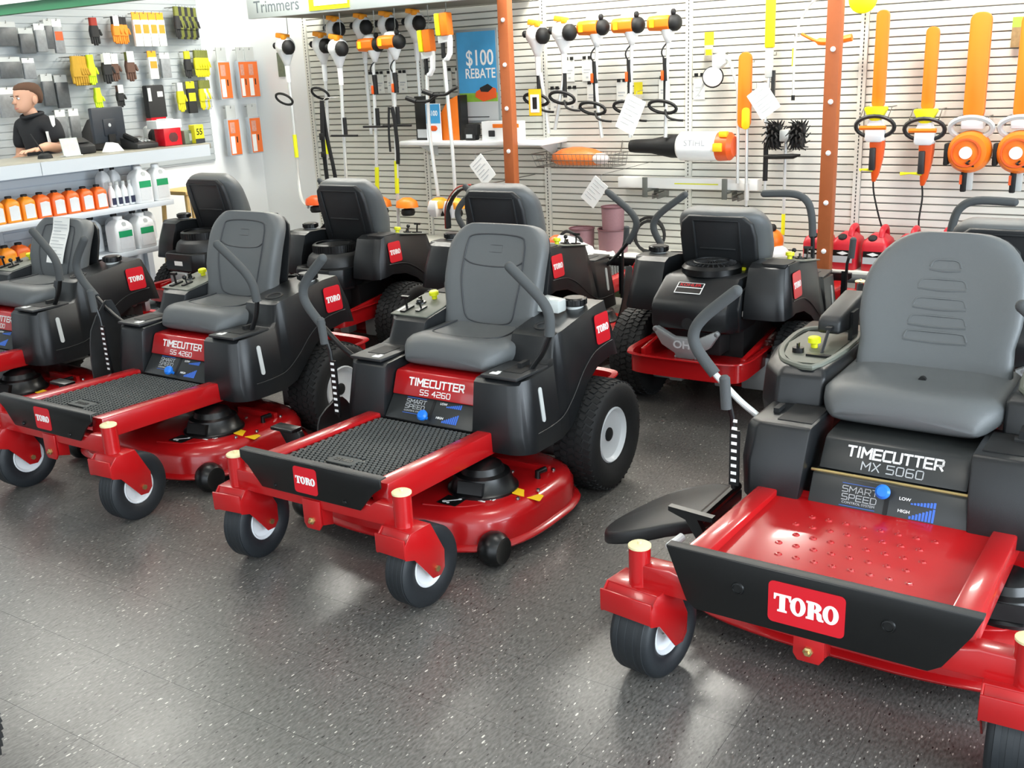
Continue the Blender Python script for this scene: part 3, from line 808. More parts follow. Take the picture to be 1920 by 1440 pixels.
def deck_outline(hw, y0, y1, off=0.0):
    base = [(-.86, .75), (-.98, .45), (-1, .1), (-.97, -.35), (-.88, -.68), (-.66, -.9), (-.33, -.99), (0, -1), (.33, -.99), (.66, -.9), (.88, -.68), (.98, -.35), (1, .1), (.98, .45), (.86, .75), (.5, .97), (0, 1), (-.5, .97)]
    cy, hy = (y0 + y1) / 2, (y1 - y0) / 2
    pts = smooth_path([(x * (hw + off), cy + y * (hy + off), 0) for x, y in base], 3, True)
    return [(p.x, p.y) for p in pts]
def add_deck(T, hw, size, spx=.30, spy=-.62):
    y0, y1 = -.94, -.13
    def deck():
        rings = [[(x, y, z) for x, y in deck_outline(hw, y0, y1, off)] for off, z in ((-.012, .058), (.0, .055), (.004, .062), (.0, .069), (-.018, .075), (-.022, .145), (-.035, .172), (-.06, .186), (-.12, .192))]
        return MB().loft(rings)
    dk = part(('deck', hw), 'cutting_deck', RED, T, deck, ang=50)
    part(('deckrib', hw), 'deck_rib', RED, dk, lambda: MB().tube(smooth_path([(hw * .30, y0 + .085, .186), (hw * .6, y0 + .14, .186), (hw * .83, y0 + .30, .182), (hw * .88, y0 + .45, .182)], 6), .006, 8).bx(.18, .42, -.40, -.38, .185, .215))
    for s in (1, -1):
        part(('spin', s, hw, spx), 'spindle_cover', BLACK, T, lambda: MB().lathe([(.135, .185), (.135, .200), (.122, .208), (.105, .255), (.085, .262), (.075, .285), (.04, .30), (.001, .30)], 28, Matrix.Translation((s * spx, spy, 0))).box((s * spx + .02, spy - .105, .228), (.10, .03, .045), (-.3, 0, .15)), ang=40)
        part(('scalp', s, hw), 'anti_scalp_wheel', BLACK, T, lambda: MB().lathe([(.02, -.04), (.045, -.038), (.057, -.02), (.06, 0), (.057, .02), (.045, .038), (.03, .034), (.001, .034)], 24, Matrix.Translation((s * hw * .86, y0 + .105, .066)) @ Matrix.Rotation(s * PI / 2, 4, 'Y') @ Matrix.Scale(1.08, 4)))
        part(('scalpb', s, hw), 'scalp_bracket', RED, T, lambda: MB().box((s * hw * .78, y0 + .14, .10), (.05, .05, .035)))
    part(('ystick', hw), 'warning_decal', DECALY, dk, lambda: MB().prism(rrect(.11, .055, .006), 'z', 0, .001), Matrix.Translation((hw * .86, -.60, .1845)) @ Matrix.Rotation(.25, 4, 'Z') @ Matrix.Rotation(.2, 4, 'Y'))
    kst = part(('kstick', hw), 'belt_diagram_decal', DECALK, dk, lambda: MB().prism(rrect(.085, .075, .004), 'z', 0, .001), Matrix.Translation((hw * .46, -.79, .1925)))
    part(('kst2', hw), 'printed_line', DECALW, kst, lambda: MB().box((.0, .0, .0012), (.055, .006, .0008), (0, 0, .7)).cyl((-.02, -.018, .0012), .009, .0008, 'z', 12).cyl((.022, .022, .0012), .007, .0008, 'z', 12).cyl((-.002, -.022, .0012), .006, .0008, 'z', 12))
    lettering(size, DECALW, dk, Matrix.Translation((hw * .64, -.73, .1925)), .055, .02, 1.25)
    part(('port', hw), 'washout_port', BLACK, dk, lambda: MB().tube([(hw * .78, -.46, .18), (hw * .78, -.46, .215), (hw * .80, -.42, .215)], .012, 10))
    for q, (a, b) in enumerate(((.55, -.45), (.85, -.66), (.80, -.36), (.62, -.66), (.9, -.56))):
        part(('dbolt', q, hw), 'bolt', STEEL, dk, lambda: MB().lathe([(.008, .188), (.007, .196), (.001, .197)], 10, Matrix.Translation((hw * a, b, 0))))

def add_rear(T, engine='kohler', hb=.29):
    # underbody
    part('chassis', 'chassis', BLACKM, T, lambda: MB().bx(-.20, .20, -.50, .18, .28, .46).bx(-.30, .30, -.05, .05, .20, .30))
    for s in (1, -1):
        part(('trans', s), 'hydro_drive', ALU, T, lambda: MB().bx(s * .24 - .07, s * .24 + .07, -.10, .12, .13, .30).bx(s * .12 - .035, s * .12 + .035, .18, .26, .17, .30).cyl((s * .24, 0, .229), .05, .18, 'x', 14), bevel=.008)
        wheel(T, (s * .425, 0, .2286), .2286, .19, .116, True, s)
        part(('arm', s), 'frame_arm', RED, T, lambda: MB().prism([(-.10, .40), (-.10, .34), (.34, .27), (.34, .345)], 'x', s * .245, s * .27), bevel=.004)
        part(('bk', s), 'bolt', STEEL, T, lambda: MB().cyl((s * .275, .12, .345), .009, .014, 'x', 6).cyl((s * .275, .02, .36), .009, .014, 'x', 6))
    def bumper():
        pth = smooth_path([(-.29, .10, .31), (-.292, .28, .308), (-.285, .40, .306), (-.23, .455, .304), (0, .465, .304), (.23, .455, .304), (.285, .40, .306), (.292, .28, .308), (.29, .10, .31)], 5)
        rings = []
        for i, p in enumerate(pth):
            a = pth[max(0, i - 1)]; b = pth[min(len(pth) - 1, i + 1)]; t = (b - a).normalized(); n = Vector((t.y, -t.x, 0))
            rings.append([p + n * .0 + Vector((0, 0, -.048)), p + n * .006 + Vector((0, 0, -.045)), p + n * .006 + Vector((0, 0, .045)), p - n * .022 + Vector((0, 0, .050)), p - n * .024 + Vector((0, 0, .044)), p - n * .002 + Vector((0, 0, .04))])
        return MB().loft(rings)
    part('bumper', 'rear_guard', RED, T, bumper)
    part('eplate', 'engine_plate', RED, T, lambda: MB().bx(-.27, .27, -.02, .42, .288, .305))
    e = part('eblock', 'engine_block', BLACKM, T, lambda: MB().bx(-.13, .13, .06, .30, .335, .50).cyl((0, .18, .36), .10, .06), bevel=.01)
    if engine == 'kohler':
        def shroud():
            prof = [(-.04, .46), (-.04, .66), (-.01, .70), (.215, .705), (.365, .615), (.395, .58), (.39, .47), (.30, .445), (.02, .445)]
            return MB().prism(prof, 'x', -.195, .195)
        sh = part('kshroud', 'engine_shroud', PLASTIC, T, shroud, bevel=.028, seg=2, ang=30)
        MS = Matrix.Translation((0, .10, .0))
        part('kscreen', 'intake_ring', BLACK, sh, lambda: MB().lathe([(.135, .695), (.145, .70), (.145, .73), (.13, .745), (.118, .745), (.118, .70)], 36, MS))
        def fins():
            mb = MB()
            for k in range(28):
                a = 2 * PI * k / 28; mb.box((0, 0, 0), (.095, .004, .006), None, MS @ Matrix.Rotation(a, 4, 'Z') @ Matrix.Translation((.072, 0, .752)) @ Matrix.Rotation(.12, 4, 'Y'))
            mb.lathe([(.03, .745), (.03, .762), (.001, .765)], 20, MS).lathe([(.085, .748), (.089, .755), (.085, .758)], 32, MS, closed=True)
            return mb
        f = part('kfins', 'intake_screen', PLASTIC2, sh, fins); f['kind'] = 'stuff'
        part('kdisc', 'screen_disc', BLACKM, sh, lambda: MB().lathe([(.12, .735), (.12, .742), (.001, .744)], 30, MS))
        st = part('kstick', 'engine_decal', DECALW, sh, lambda: MB().prism(rrect(.135, .075, .002), 'z', 0, .001), frame((.03, .300, .655), (-1, 0, 0), (0, -.15, .09)) @ Matrix.Translation((0, 0, .0015)))
        part('kstick2', 'decal_field', DECALK, st, lambda: MB().bx(-.063, .063, -.033, .0, .001, .0016).bx(-.063, .063, .006, .034, .001, .0016))
        lettering('KOHLER', DECALR, st, Matrix.Translation((0, .02, .0012)), .026, .01, 1.1)
        def ohv():
            mb = MB()
            mb.prism([(-.165, .47), (-.15, .485), (-.06, .44), (.06, .44), (.15, .485), (.165, .47), (.12, .40), (.055, .365), (.04, .34), (-.04, .34), (-.055, .365), (-.12, .40)], 'y', .385, .42)
            for a in (-.155, .155): mb.cyl((a, .41, .472), .014, .02, 'y', 12)
            for a in (-.05, .05): mb.cyl((a, .40, .345), .008, .03, 'y', 8)
            return mb
        oh = part('ohv', 'exhaust_guard', ALU, T, ohv, bevel=.006)
        lettering('OHV', DECALG, oh, frame((0, .4206, .405), (-1, 0, 0), (0, 0, 1)), .052, .02, 1.1)
        part('hole', 'exhaust_port', BLACKM, T, lambda: MB().cyl((0.0, .388, .505), .028, .02, 'y', 16))
        part('oil', 'oil_filler', YELLOW, T, lambda: MB().lathe([(.018, 0), (.018, .012), (.001, .014)], 12), Matrix.Translation((-.12, .0, .70)))
        part('cover', 'air_cleaner_cover', PLASTIC, T, lambda: MB().prism([(.02, .44), (.02, .60), (.10, .66), (.22, .64), (.26, .56), (.24, .44)], 'x', -.205, -.10), bevel=.012)
        part('sticker', 'barcode_decal', DECALW, T, lambda: MB().bx(-.2065, -.205, .17, .22, .52, .545))
    else:
        def drum():
            return MB().lathe([(.165, .44), (.17, .50), (.17, .60), (.155, .64), (.135, .655), (.13, .66)], 36, Matrix.Translation((0, .16, 0))).bx(-.12, .12, .22, .36, .46, .58)
        sh = part('bdrum', 'engine_shroud', PLASTIC2, T, drum, bevel=.006)
        part('bring', 'intake_ring', BLACK, sh, lambda: MB().lathe([(.125, .655), (.132, .66), (.132, .705), (.12, .712), (.112, .712), (.112, .66)], 36, Matrix.Translation((0, .15, 0))))
        def cage():
            mb = MB()
            for k in range(48):
                a = 2 * PI * k / 48; mb.box((.133 * math.cos(a), .15 + .133 * math.sin(a), .683), (.004, .004, .04), (0, 0, a))
            return mb
        c = part('bcage', 'intake_screen', BLACKM, sh, cage, smooth=False); c['kind'] = 'stuff'
        part('bdisc', 'screen_disc', BLACKM, sh, lambda: MB().lathe([(.115, .69), (.115, .70), (.001, .702)], 30, Matrix.Translation((0, .15, 0))))
        part('bside', 'cylinder_cover', PLASTIC, T, lambda: MB().prism([(-.19, .18), (-.19, .30), (-.13, .37), (.13, .37), (.19, .30), (.19, .18)], 'z', .46, .58), bevel=.012)
        part('bsticker', 'engine_decal', DECALW, T, lambda: MB().bx(-.04, .04, .3705, .372, .50, .53))
        part('bmuf', 'muffler', ALU, T, lambda: MB().bx(-.10, .06, .37, .41, .37, .46), bevel=.012)

def add_height_gauge(T, x, y, z0=.37, z1=.60):
    g = part(('gaugeplate', x), 'height_gauge', BLACK, T, lambda: MB().bx(x - .016, x + .016, y - .004, y + .004, z0, z1))
    for k in range(9):
        part(('tick', x, k), 'gauge_tick', DECALW, g, lambda: MB().bx(x - .010, x + .008, y - .0052, y - .0038, z0 + .012 + k * .025, z0 + .022 + k * .025))
    part(('hlever', x), 'height_lever', BLACK, T, lambda: MB().tube([(x - .01, y + .02, z0 - .02), (x - .01, y - .0, z1 + .04), (x - .03, y - .01, z1 + .14)], [.008, .008, .008], 8))
    part(('hgrip', x), 'height_grip', FOAM, T, lambda: MB().tube([(x - .027, y - .008, z1 + .07), (x - .033, y - .012, z1 + .17), (x - .034, y - .012, z1 + .178)], [.017, .017, .010], 12))

def add_deflector(T, hw, up, hgt=.4):
    if up:
        def fl():
            rings = []
            for k in range(9):
                t = k / 8
                x = -hw + .03 - .10 * math.sin(t * PI * .6) + .03 * t; z = .17 + hgt * t; yf = -.66 + .10 * t * t; yr = -.40 - .02 * t
                if t > .8: yf += .05 * (t - .8) / .2; yr -= .05 * (t - .8) / .2
                rings.append([(x, yf, z), (x - .02, (yf + yr) / 2, z), (x, yr, z), (x + .008, yr, z), (x - .012, (yf + yr) / 2, z), (x + .008, yf, z)])
            return MB().loft(rings)
        part(('defl', hw, hgt), 'discharge_deflector', PLASTIC2, T, fl)
        part(('deflb', hw), 'deflector_bracket', BLACK, T, lambda: MB().prism([(-hw - .10, .36), (-hw + .02, .345), (-hw + .03, .33), (-hw + .06, .19), (-hw + .02, .17), (-hw - .06, .30)], 'y', -.80, -.77).bx(-hw - .10, -hw + .02, -.83, -.77, .345, .36), bevel=.004)
    else:
        def fl():
            ol = smooth_path([(-hw + .07, -.66, 0), (-hw - .07, -.77, 0), (-hw - .19, -.79, 0), (-hw - .25, -.73, 0), (-hw - .245, -.60, 0), (-hw - .16, -.43, 0), (-hw - .03, -.33, 0), (-hw + .09, -.34, 0)], 3)
            n = len(ol); top = [(p.x, p.y, .25 - .07 * max(0, (-hw + .05 - p.x) / .3) ** 1.8) for p in ol]; bot = [(p.x, p.y, top[i][2] - .05) for i, p in enumerate(ol)]
            return MB().add(top + bot, [tuple(range(n)), tuple(range(n, 2 * n))[::-1]] + [(i, (i + 1) % n, n + (i + 1) % n, n + i) for i in range(n)])
        part(('defl2', hw), 'discharge_deflector', PLASTIC2, T, fl, bevel=.012, ang=60)
        part(('hinge', hw), 'deflector_hinge', BLACK, T, lambda: MB().tube([(-hw + .075, -.72, .262), (-hw + .075, -.36, .262)], .018, 10).prism([(-hw + .02, .345), (-hw + .17, .335), (-hw + .17, .32), (-hw + .12, .318), (-hw + .19, .185), (-hw + .16, .185), (-hw + .08, .31), (-hw + .02, .33)], 'y', -.80, -.775))
        part(('spring', hw), 'hinge_spring', WHITE, T, lambda: MB().tube([(-hw + .07, -.80, .25), (-hw + .05, -.86, .235)], .013, 10))

def ss_mower(label, x, y, rz=0, seat='high', title='TIMECUTTER', sub='SS 4260', levers=(('in', 0), ('out', 0)), engine='briggs', defl=.40, yaw=(0, 0)):
    T = thing('riding_mower', label, 'mower', (x, y, 0), rz, 'riding mowers on the shop floor')
    add_pods(T)
    add_seat(T, seat)
    add_hood(T, title, sub)
    add_lever(T, 1, *levers[0]); add_lever(T, -1, *levers[1])
    add_front(T, caster_yaw=yaw)
    add_deck(T, .525, '42"', .27, -.626)
    add_rear(T, engine)
    add_height_gauge(T, -.45, -.615)
    add_deflector(T, .525, True, defl)
    return T
def mx_mower(label, x, y, rz=0):
    T = thing('riding_mower', label, 'mower', (x, y, 0), rz, 'riding mowers on the shop floor')
    add_seat(T, 'ribbed')
    add_front(T, hb=.395, hp=.49, caster_yaw=(.05, -.12), wheel_r=.14, wheel_w=.135, rim_r=.072, pan='steel')
    add_deck(T, .63, '50"', .36, -.66)
    add_rear(T, 'kohler')
    # stepped control housing in front of the seat
    hd = part('mxhood', 'seat_support', PANELG, T, lambda: MB().prism([(-.575, .475), (-.52, .555), (-.505, .562), (-.12, .575), (-.12, .48)], 'x', -.205, .225), bevel=.004)
    n = Vector((0, -.08, .055)).normalized(); up = Vector((0, .055, .08)).normalized()
    c0 = Vector((.01, -.5475, .515)) + n * .0006
    stroke_text('TIMECUTTER', .030, .0215, .0062, .0080, DECALW, hd, frame(c0 + up * .018, (1, 0, 0), up))
    stroke_text('MX 5060', .025, .020, .0032, .008, DECALG, hd, frame(c0 - up * .022, (1, 0, 0), up))
    part('mxrod', 'pivot_rod', BRASS, T, lambda: MB().cyl((.01, -.583, .468), .005, .47, 'x', 10))
    fp = part('mxface', 'front_panel', PANELG, T, lambda: MB().prism([(-.645, .375), (-.60, .465), (-.50, .475), (-.50, .375)], 'x', -.215, .245), bevel=.003)
    n2 = Vector((0, -.09, .045)).normalized(); up2 = Vector((0, .045, .09)).normalized()
    c2 = Vector((.015, -.6225, .42)) + n2 * .0008
    F2 = lambda x, u: frame(c2 + Vector((x, 0, 0)) + up2 * u, (1, 0, 0), up2)
    part('mslot', 'speed_slot', BLACKM, fp, lambda: MB().prism(rrect(.013, .06, .005), 'z', -.001, .001), F2(.0, -.01))
    part('fknob', 'speed_knob', KNOBB, fp, lambda: MB(), F2(-.008, .026))
    stroke_text('SMART', .0175, .016, .0022, .0052, DECALG, fp, F2(-.08, .018))
    stroke_text('SPEED', .0175, .016, .0022, .0052, DECALG, fp, F2(-.08, -.006))
    lettering('CONTROL SYSTEM', DECALG, fp, F2(-.08, -.023), .010, .0, 1.15)
    part('mline', 'printed_line', DECALB, fp, lambda: MB().bx(-.135, -.03, .034, .0355, 0, .001).bx(-.135, -.03, -.034, -.0325, 0, .001), F2(0, 0))
    lettering('LOW', DECALW, fp, F2(.05, .018), .013, .01, 1.1)
    lettering('HIGH', DECALW, fp, F2(.052, -.018), .013, .01, 1.1)
    for key, u0, s in (('low', .006, .4), ('high', -.036, 1.0)):
        for k in range(8):
            part(('mbar', key, k), 'speed_bar', DECALB, fp, lambda: MB().bx(.068 + k * .009, .0745 + k * .009, u0, u0 + (.006 + k * .0045) * s + .002, 0, .001), F2(0, 0))
    part('mxbase', 'panel_base', BLACK, T, lambda: MB().bx(-.215, .245, -.652, -.55, .342, .377))
    for a in (-.07, .10):
        part('mxbolt', 'bolt', BLACKM, T, lambda: MB().lathe([(.010, 0), (.008, .004), (.001, .005)], 12, Matrix.Rotation(PI / 2, 4, 'X')), Matrix.Translation((a, -.652, .36)))
    # side fenders: tall lever towers in front, wide console behind
    for s in (1, -1):
        tw = part(('mxtower', s), 'lever_tower', PLASTIC, T, lambda: MB().loft([[(s * x, y, z) for x, y in p] for p, z in (
            ([(.245, -.655), (.40, -.655), (.43, -.62), (.43, -.36), (.245, -.36)], .36),
            ([(.235, -.635), (.41, -.635), (.445, -.60), (.445, -.36), (.235, -.36)], .48),
            ([(.23, -.60), (.40, -.60), (.44, -.57), (.44, -.34), (.23, -.34)], .585),
            ([(.23, -.59), (.39, -.59), (.425, -.565), (.425, -.34), (.23, -.34)], .60))]), bevel=.008)
        part(('mxwell', s), 'lever_slot', BLACKM, tw, lambda: MB().bx(s * .30 - .05, s * .30 + .06, -.55, -.38, .594, .6025))
        cs = part(('mxcons', s), 'side_fender', PLASTIC, T, lambda: MB().loft([[(s * x, y, z) for x, y in p] for p, z in (
            ([(.28, -.36), (.40, -.38), (.46, -.30), (.52, -.10), (.53, .25), (.28, .25)], .42),
            ([(.27, -.37), (.42, -.39), (.50, -.29), (.545, -.10), (.55, .32), (.27, .32)], .58),
            ([(.27, -.345), (.42, -.36), (.50, -.26), (.54, -.08), (.545, .32), (.27, .32)], .69),
            ([(.28, -.31), (.41, -.325), (.48, -.235), (.52, -.07), (.53, .31), (.28, .31)], .712))]), bevel=.012, seg=3)
        rim = part(('mxrim', s), 'console_rim', CONTROL, cs, lambda: MB().tube(smooth_path([(s * x, y, .714) for x, y in ((.305, -.29), (.40, -.30), (.46, -.22), (.50, -.06), (.49, .16), (.305, .16))], 4, True), .011, 8, closed=True))
        toro_badge(cs, frame((s * .5495, .12, .60), (0, s, 0), (0, 0, 1)), .115, .115)
    part('mxpanel', 'control_panel', CONTROL, T, lambda: MB().prism([(-.305, -.28), (-.40, -.29), (-.455, -.21), (-.49, -.06), (-.48, .12), (-.305, .12)], 'z', .708, .717))
    part('mxpto', 'blade_switch', YELLOW, T, lambda: MB().lathe([(.012, 0), (.012, .015), (.022, .019), (.022, .036), (.017, .04), (.001, .04)], 18, Matrix.Translation((-.39, -.09, .716))))
    part('mxign', 'ignition_switch', BLACK, T, lambda: MB().cyl((-.42, -.17, .724), .02, .02).box((-.42, -.17, .74), (.006, .02, .02)))
    part('mxthr', 'throttle_lever', BLACK, T, lambda: MB().box((-.34, -.20, .72), (.08, .02, .01)).tube([(-.345, -.15, .715), (-.34, -.10, .785)], .006, 8).box((-.34, -.09, .79), (.02, .03, .012)))
    # arm rests
    for s in (1, -1):
        part(('armrest', s), 'arm_rest', SHELL, T, lambda: MB().prism([(-.07, .765), (-.065, .81), (-.04, .825), (.24, .86), (.26, .845), (.26, .79), (.06, .75)], 'x', s * .31, s * .39), bevel=.015, seg=3)
        part(('armrestpost', s), 'arm_post', BLACK, T, lambda: MB().bx(s * .30, s * .315, .05, .12, .56, .82))
    add_lever(T, -1, 'out', -.10, True); add_lever(T, 1, 'in', 0, True)
    add_height_gauge(T, -.445, -.665, .40, .585)
    add_deflector(T, .63, False)
    return T
# ---------------------------------------------------------------- the two rows of mowers
ss_mower('red and black riding mower with a sheet of white paper on its seat back', -5.30, 3.53, 0, 'low', sub='SS 4200', levers=(('in', 0), ('out', .1)))
ss_mower('riding mower with grey high-back seat, second from the left in the front row', -3.84, 3.55, 0, 'high', levers=(('in', -.2), ('out', .2)), yaw=(.06, .0), defl=.52)
ss_mower('riding mower with grey high-back seat in the centre of the front row', -2.36, 3.55, 0, 'high', yaw=(-.06, .10), defl=.22)
mx_mower('large riding mower with red dimpled foot pan and ribbed grey seat at right', -.632, 3.55, -.02)
BR = [('back row riding mower with black seat shell beside the wooden stool', -5.74, 4.96, 'high', (('out', 0), ('out', 0)), 'briggs', 0),
      ('back row riding mower with a round engine drum, in front of the orange trimmers', -4.40, 4.86, 'high', (('out', 0), ('out', 0)), 'briggs', 0),
      ('back row riding mower mostly hidden behind the central grey seat', -3.22, 4.80, 'high', (('out', -.15), ('out', -.3)), 'briggs', 0),
      ('back row riding mower with exposed black engine, silver exhaust guard and red rear guard', -1.90, 4.78, 'low', (('out', -.35), ('flat', 0)), 'kohler', 0),
      ('back row riding mower whose dark seat back peeks over the ribbed grey seat', -.60, 4.72, 'low', (('flat', 0), ('in', 0)), 'kohler', 0)]
for lab, x, y, st, lv, en, dz in BR:
    ss_mower(lab, x, y, PI + dz, st, levers=lv, engine=en)
# ---------------------------------------------------------------- back wall: power tools on display
def hook_to_wall(T, z, y):
    """wire hook reaching back to the slats, in the thing's local frame (y = distance to the wall)"""
    MB().tube([(0, -.01, z + .012), (0, -.01, z), (0, y - .012, z), (0, y - .006, z + .02)], .003, 6).build('hanging_hook', WIRE, T)

def oring(c, rx, rz, r, tilt, n=20):
    pts = []
    for k in range(n):
        a = 2 * PI * k / n
        p = Vector((rx * math.cos(a), rz * math.sin(a), 0)); p.rotate(Euler(tilt)); pts.append(Vector(c) + p)
    return MB().tube(pts, r, 6, closed=True)

TG = 'string trimmers hanging on the back wall'
def guard(T, x, z, m, white=False):
    MB().loft([[(x + dx * s, -.02 + dy * s, zz) for dx, dy in ((-.09, -.05), (-.03, -.09), (.05, -.08), (.10, -.03), (.10, .02), (.02, .03), (-.06, .02))] for zz, s in ((z + .05, .35), (z + .02, .9), (z - .03, 1.0), (z - .032, .9), (z + .01, .75))]).build('deflector_guard', m, T, ang=60)
    if white:
        MB().loft([[(x - .01 + dx * s, -.06 + dy * s, zz) for dx, dy in ((-.06, 0), (-.04, -.06), (.04, -.06), (.06, 0), (.04, .03), (-.04, .03))] for zz, s in ((z + .03, .8), (z - .04, 1.1), (z - .10, .7))]).build('guard_skirt', WHITE, T, ang=60)
    MB().lathe([(.02, .03), (.055, .02), (.06, -.01), (.05, -.03), (.001, -.032)], 18, Matrix.Translation((x, -.02, z - .07))).build('line_spool', BLACKM, T)

def shaft(T, pts, m=CHROME, r=.015, band=None):
    s = MB().tube(smooth_path(pts, 5), r, 8).build('shaft', m, T)
    if band: MB().tube(band, r * 1.25, 8).build('yellow_sleeve', YELLOW, s)
    return s

def trimmer(label, x, y, z, style, pts=None, band=None, handle=None, grd=None, grip=True, hz=-.42, wall=None):
    T = thing('string_trimmer', label, 'trimmer', (x, y, z), 0, TG)
    if style == 'white':
        MB().ball((0, 0, 0), (.095, .08, .085), 16, 10).lathe([(.07, -.05), (.035, -.13), (.02, -.17)], 14).build('engine_housing', WHITE, T, ang=70)
        MB().ball((.075, -.04, -.01), (.058, .06, .065), 12, 8).build('starter_cover', BLACKM, T)
        MB().box((-.01, -.01, .088), (.10, .08, .04), (0, .2, .2)).box((.03, -.04, .075), (.04, .04, .04)).build('engine_shroud', AMBER, T, bevel=.008)
        MB().ball((-.092, -.02, .01), (.025, .035, .03), 10, 6).build('fuel_cap', BLACKM, T)
        if grip: MB().tube([(0, 0, -.15), (0, 0, -.30)], [.024, .020], 10).build('throttle_housing', WHITE, T)
    elif style == 'orange':
        MB().loft([[(xx, dy * s * .06 - .01, dz * s * .052) for dy, dz in ((-1, -.5), (-.6, -1), (.6, -1), (1, -.5), (1, .5), (.6, 1), (-.6, 1), (-1, .5))] for xx, s in ((-.125, .7), (-.11, .95), (-.02, 1.05), (.05, 1.0))]).build('engine_shroud', ORANGE, T, bevel=.006, ang=60)
        MB().box((-.075, -.073, .0), (.03, .01, .055)).build('shroud_stripe', YELLOW, T)
        MB().ball((.075, -.01, -.002), (.055, .062, .06), 14, 10).ball((.075, -.03, .07), (.02, .02, .025), 10, 6).build('starter_cover', BLACKM, T)
        MB().ball((0, 0, .055), (.08, .05, .03), 14, 8).lathe([(.06, -.045), (.035, -.10), (.018, -.14)], 12, Matrix.Translation((.02, 0, 0))).build('engine_housing', WHITE, T, ang=70)
        if grip:
            MB().tube(smooth_path([(.02, 0, -.13), (-.01, -.02, -.17), (-.02, -.02, -.21), (0, 0, -.26)], 4), .006, 6).build('throttle_cable', BLACKM, T)
            MB().tube([(.0, 0, -.24), (.005, 0, -.40)], [.022, .019], 10).build('throttle_grip', BLACKM, T)
            MB().box((-.015, -.02, -.36), (.02, .02, .07)).build('throttle_trigger', ORANGED, T, bevel=.005)
    else:
        MB().box((.03, 0, 0), (.075, .08, .17), (0, -.06, 0)).build('motor_housing', ORANGE, T, bevel=.01)
        MB().box((-.03, -.005, 0), (.04, .082, .165), (0, -.06, 0)).build('battery_pack', YELLOW, T, bevel=.008)
        MB().prism([(-.045, -.085), (.07, -.075), (.075, -.115), (.065, -.22), (.03, -.27), (.0, -.27), (.0, -.25), (.025, -.235), (.04, -.20), (.04, -.13), (-.045, -.14)], 'y', -.02, .02).build('handle_frame', WHITE, T, bevel=.006)
        MB().box((-.012, 0, -.19), (.025, .03, .12)).build('rear_grip', BLACKM, T, bevel=.006)
    if pts: shaft(T, pts, band=band)
    if handle == 'loop':
        oring((-.03, -.05, hz), .10, .05, .011, (R(-65), R(12), 0)).build('loop_handle', BLACKM, T)
    elif handle == 'bar':
        MB().tube(smooth_path([(-.17, -.06, hz + .02), (-.10, -.05, hz), (0, -.02, hz), (.08, -.04, hz + .03), (.14, -.05, hz + .05)], 4), .012, 8).build('bar_handle', BLACKM, T)
        MB().tube([(-.19, -.06, hz + .03), (-.10, -.05, hz)], .019, 10).build('handle_grip', BLACKM, T)
    elif handle == 'cross':
        MB().tube([(-.15, -.02, hz), (.15, -.02, hz)], .009, 8).build('hanger_bar', BLACKM, T)
        MB().tube([(0, 0, hz), (0, 0, hz + .15)], .017, 10).build('shaft_sleeve', BLACKM, T)
    elif handle == 'wing':
        oring((0, -.05, hz), .11, .045, .013, (R(-72), R(8), 0)).tube(smooth_path([(.02, -.05, hz - .02), (.05, -.07, hz - .07), (.12, -.09, hz - .09), (.18, -.09, hz - .095)], 4), .009, 8).build('loop_handle', BLACKM, T)
        MB().tube([(0, 0, hz), (0, 0, hz + .2)], .016, 10).build('shaft_sleeve', BLACKM, T)
    if grd: guard(T, grd[0], grd[1], grd[2], grd[3] if len(grd) > 3 else False)
    if wall == 'canopy': MB().tube([(0, .02, .05), (0, .05, .12), (0, .05, 2.1995 - z)], .004, 6).build('hanging_hook', WIRE, T)
    elif wall: hook_to_wall(T, 0.02, wall - y)
    return T

YR = 6.86
trimmer('white curved-shaft trimmer hanging nearest the white side wall', -6.76, YR, 1.96, 'white', [(0, 0, -.28), (0, 0, -.8), (-.01, 0, -1.15), (.06, -.05, -1.32), (.16, -.08, -1.38)], [(.0, 0, -.75), (0, 0, -.95)], 'loop', (.20, -1.33, ORANGED), hz=-.44, wall='canopy')
trimmer('white curved-shaft trimmer, second from the white side wall', -6.42, YR + .10, 1.955, 'white', [(0, 0, -.28), (-.03, 0, -.75), (-.10, 0, -1.10), (-.04, -.04, -1.35), (.05, -.06, -1.42)], [(-.045, 0, -.8), (-.06, 0, -.92)], 'loop', None, hz=-.40, wall='canopy')
trimmer('white straight-shaft trimmer behind the black harness strap', -6.15, YR, 1.92, 'white', [(0, 0, -.28), (-.02, 0, -.6), (-.05, 0, -1.3)], None, 'cross', (.02, -1.22, AMBER), hz=-.72, wall='canopy')
trimmer('orange straight-shaft trimmer with cross hanger, third in from the harness', -5.82, YR + .05, 1.93, 'orange', [(0, 0, -.14), (-.03, 0, -.6), (-.08, 0, -1.35)], [(-.055, 0, -1.0), (-.075, 0, -1.24)], 'cross', (-.02, -1.30, ORANGE), hz=-.66, wall='canopy')
trimmer('orange straight-shaft trimmer with yellow sleeve, directly left of the battery trimmers', -5.56, YR, 1.94, 'orange', [(0, 0, -.14), (-.03, 0, -.6), (-.09, 0, -1.62)], [(-.055, 0, -.95), (-.07, 0, -1.22)], 'cross', (.05, -1.30, ORANGE), hz=-.66, wall='canopy')
trimmer('orange and yellow battery trimmer hanging left of the rebate poster, lower one', -5.22, YR, 1.93, 'battery', [(-.01, 0, -.26), (-.02, 0, -.45), (-.02, 0, -.75), (.04, -.02, -1.22)], None, 'bar', (.05, -1.28, AMBER, True), hz=-.46, wall='canopy')
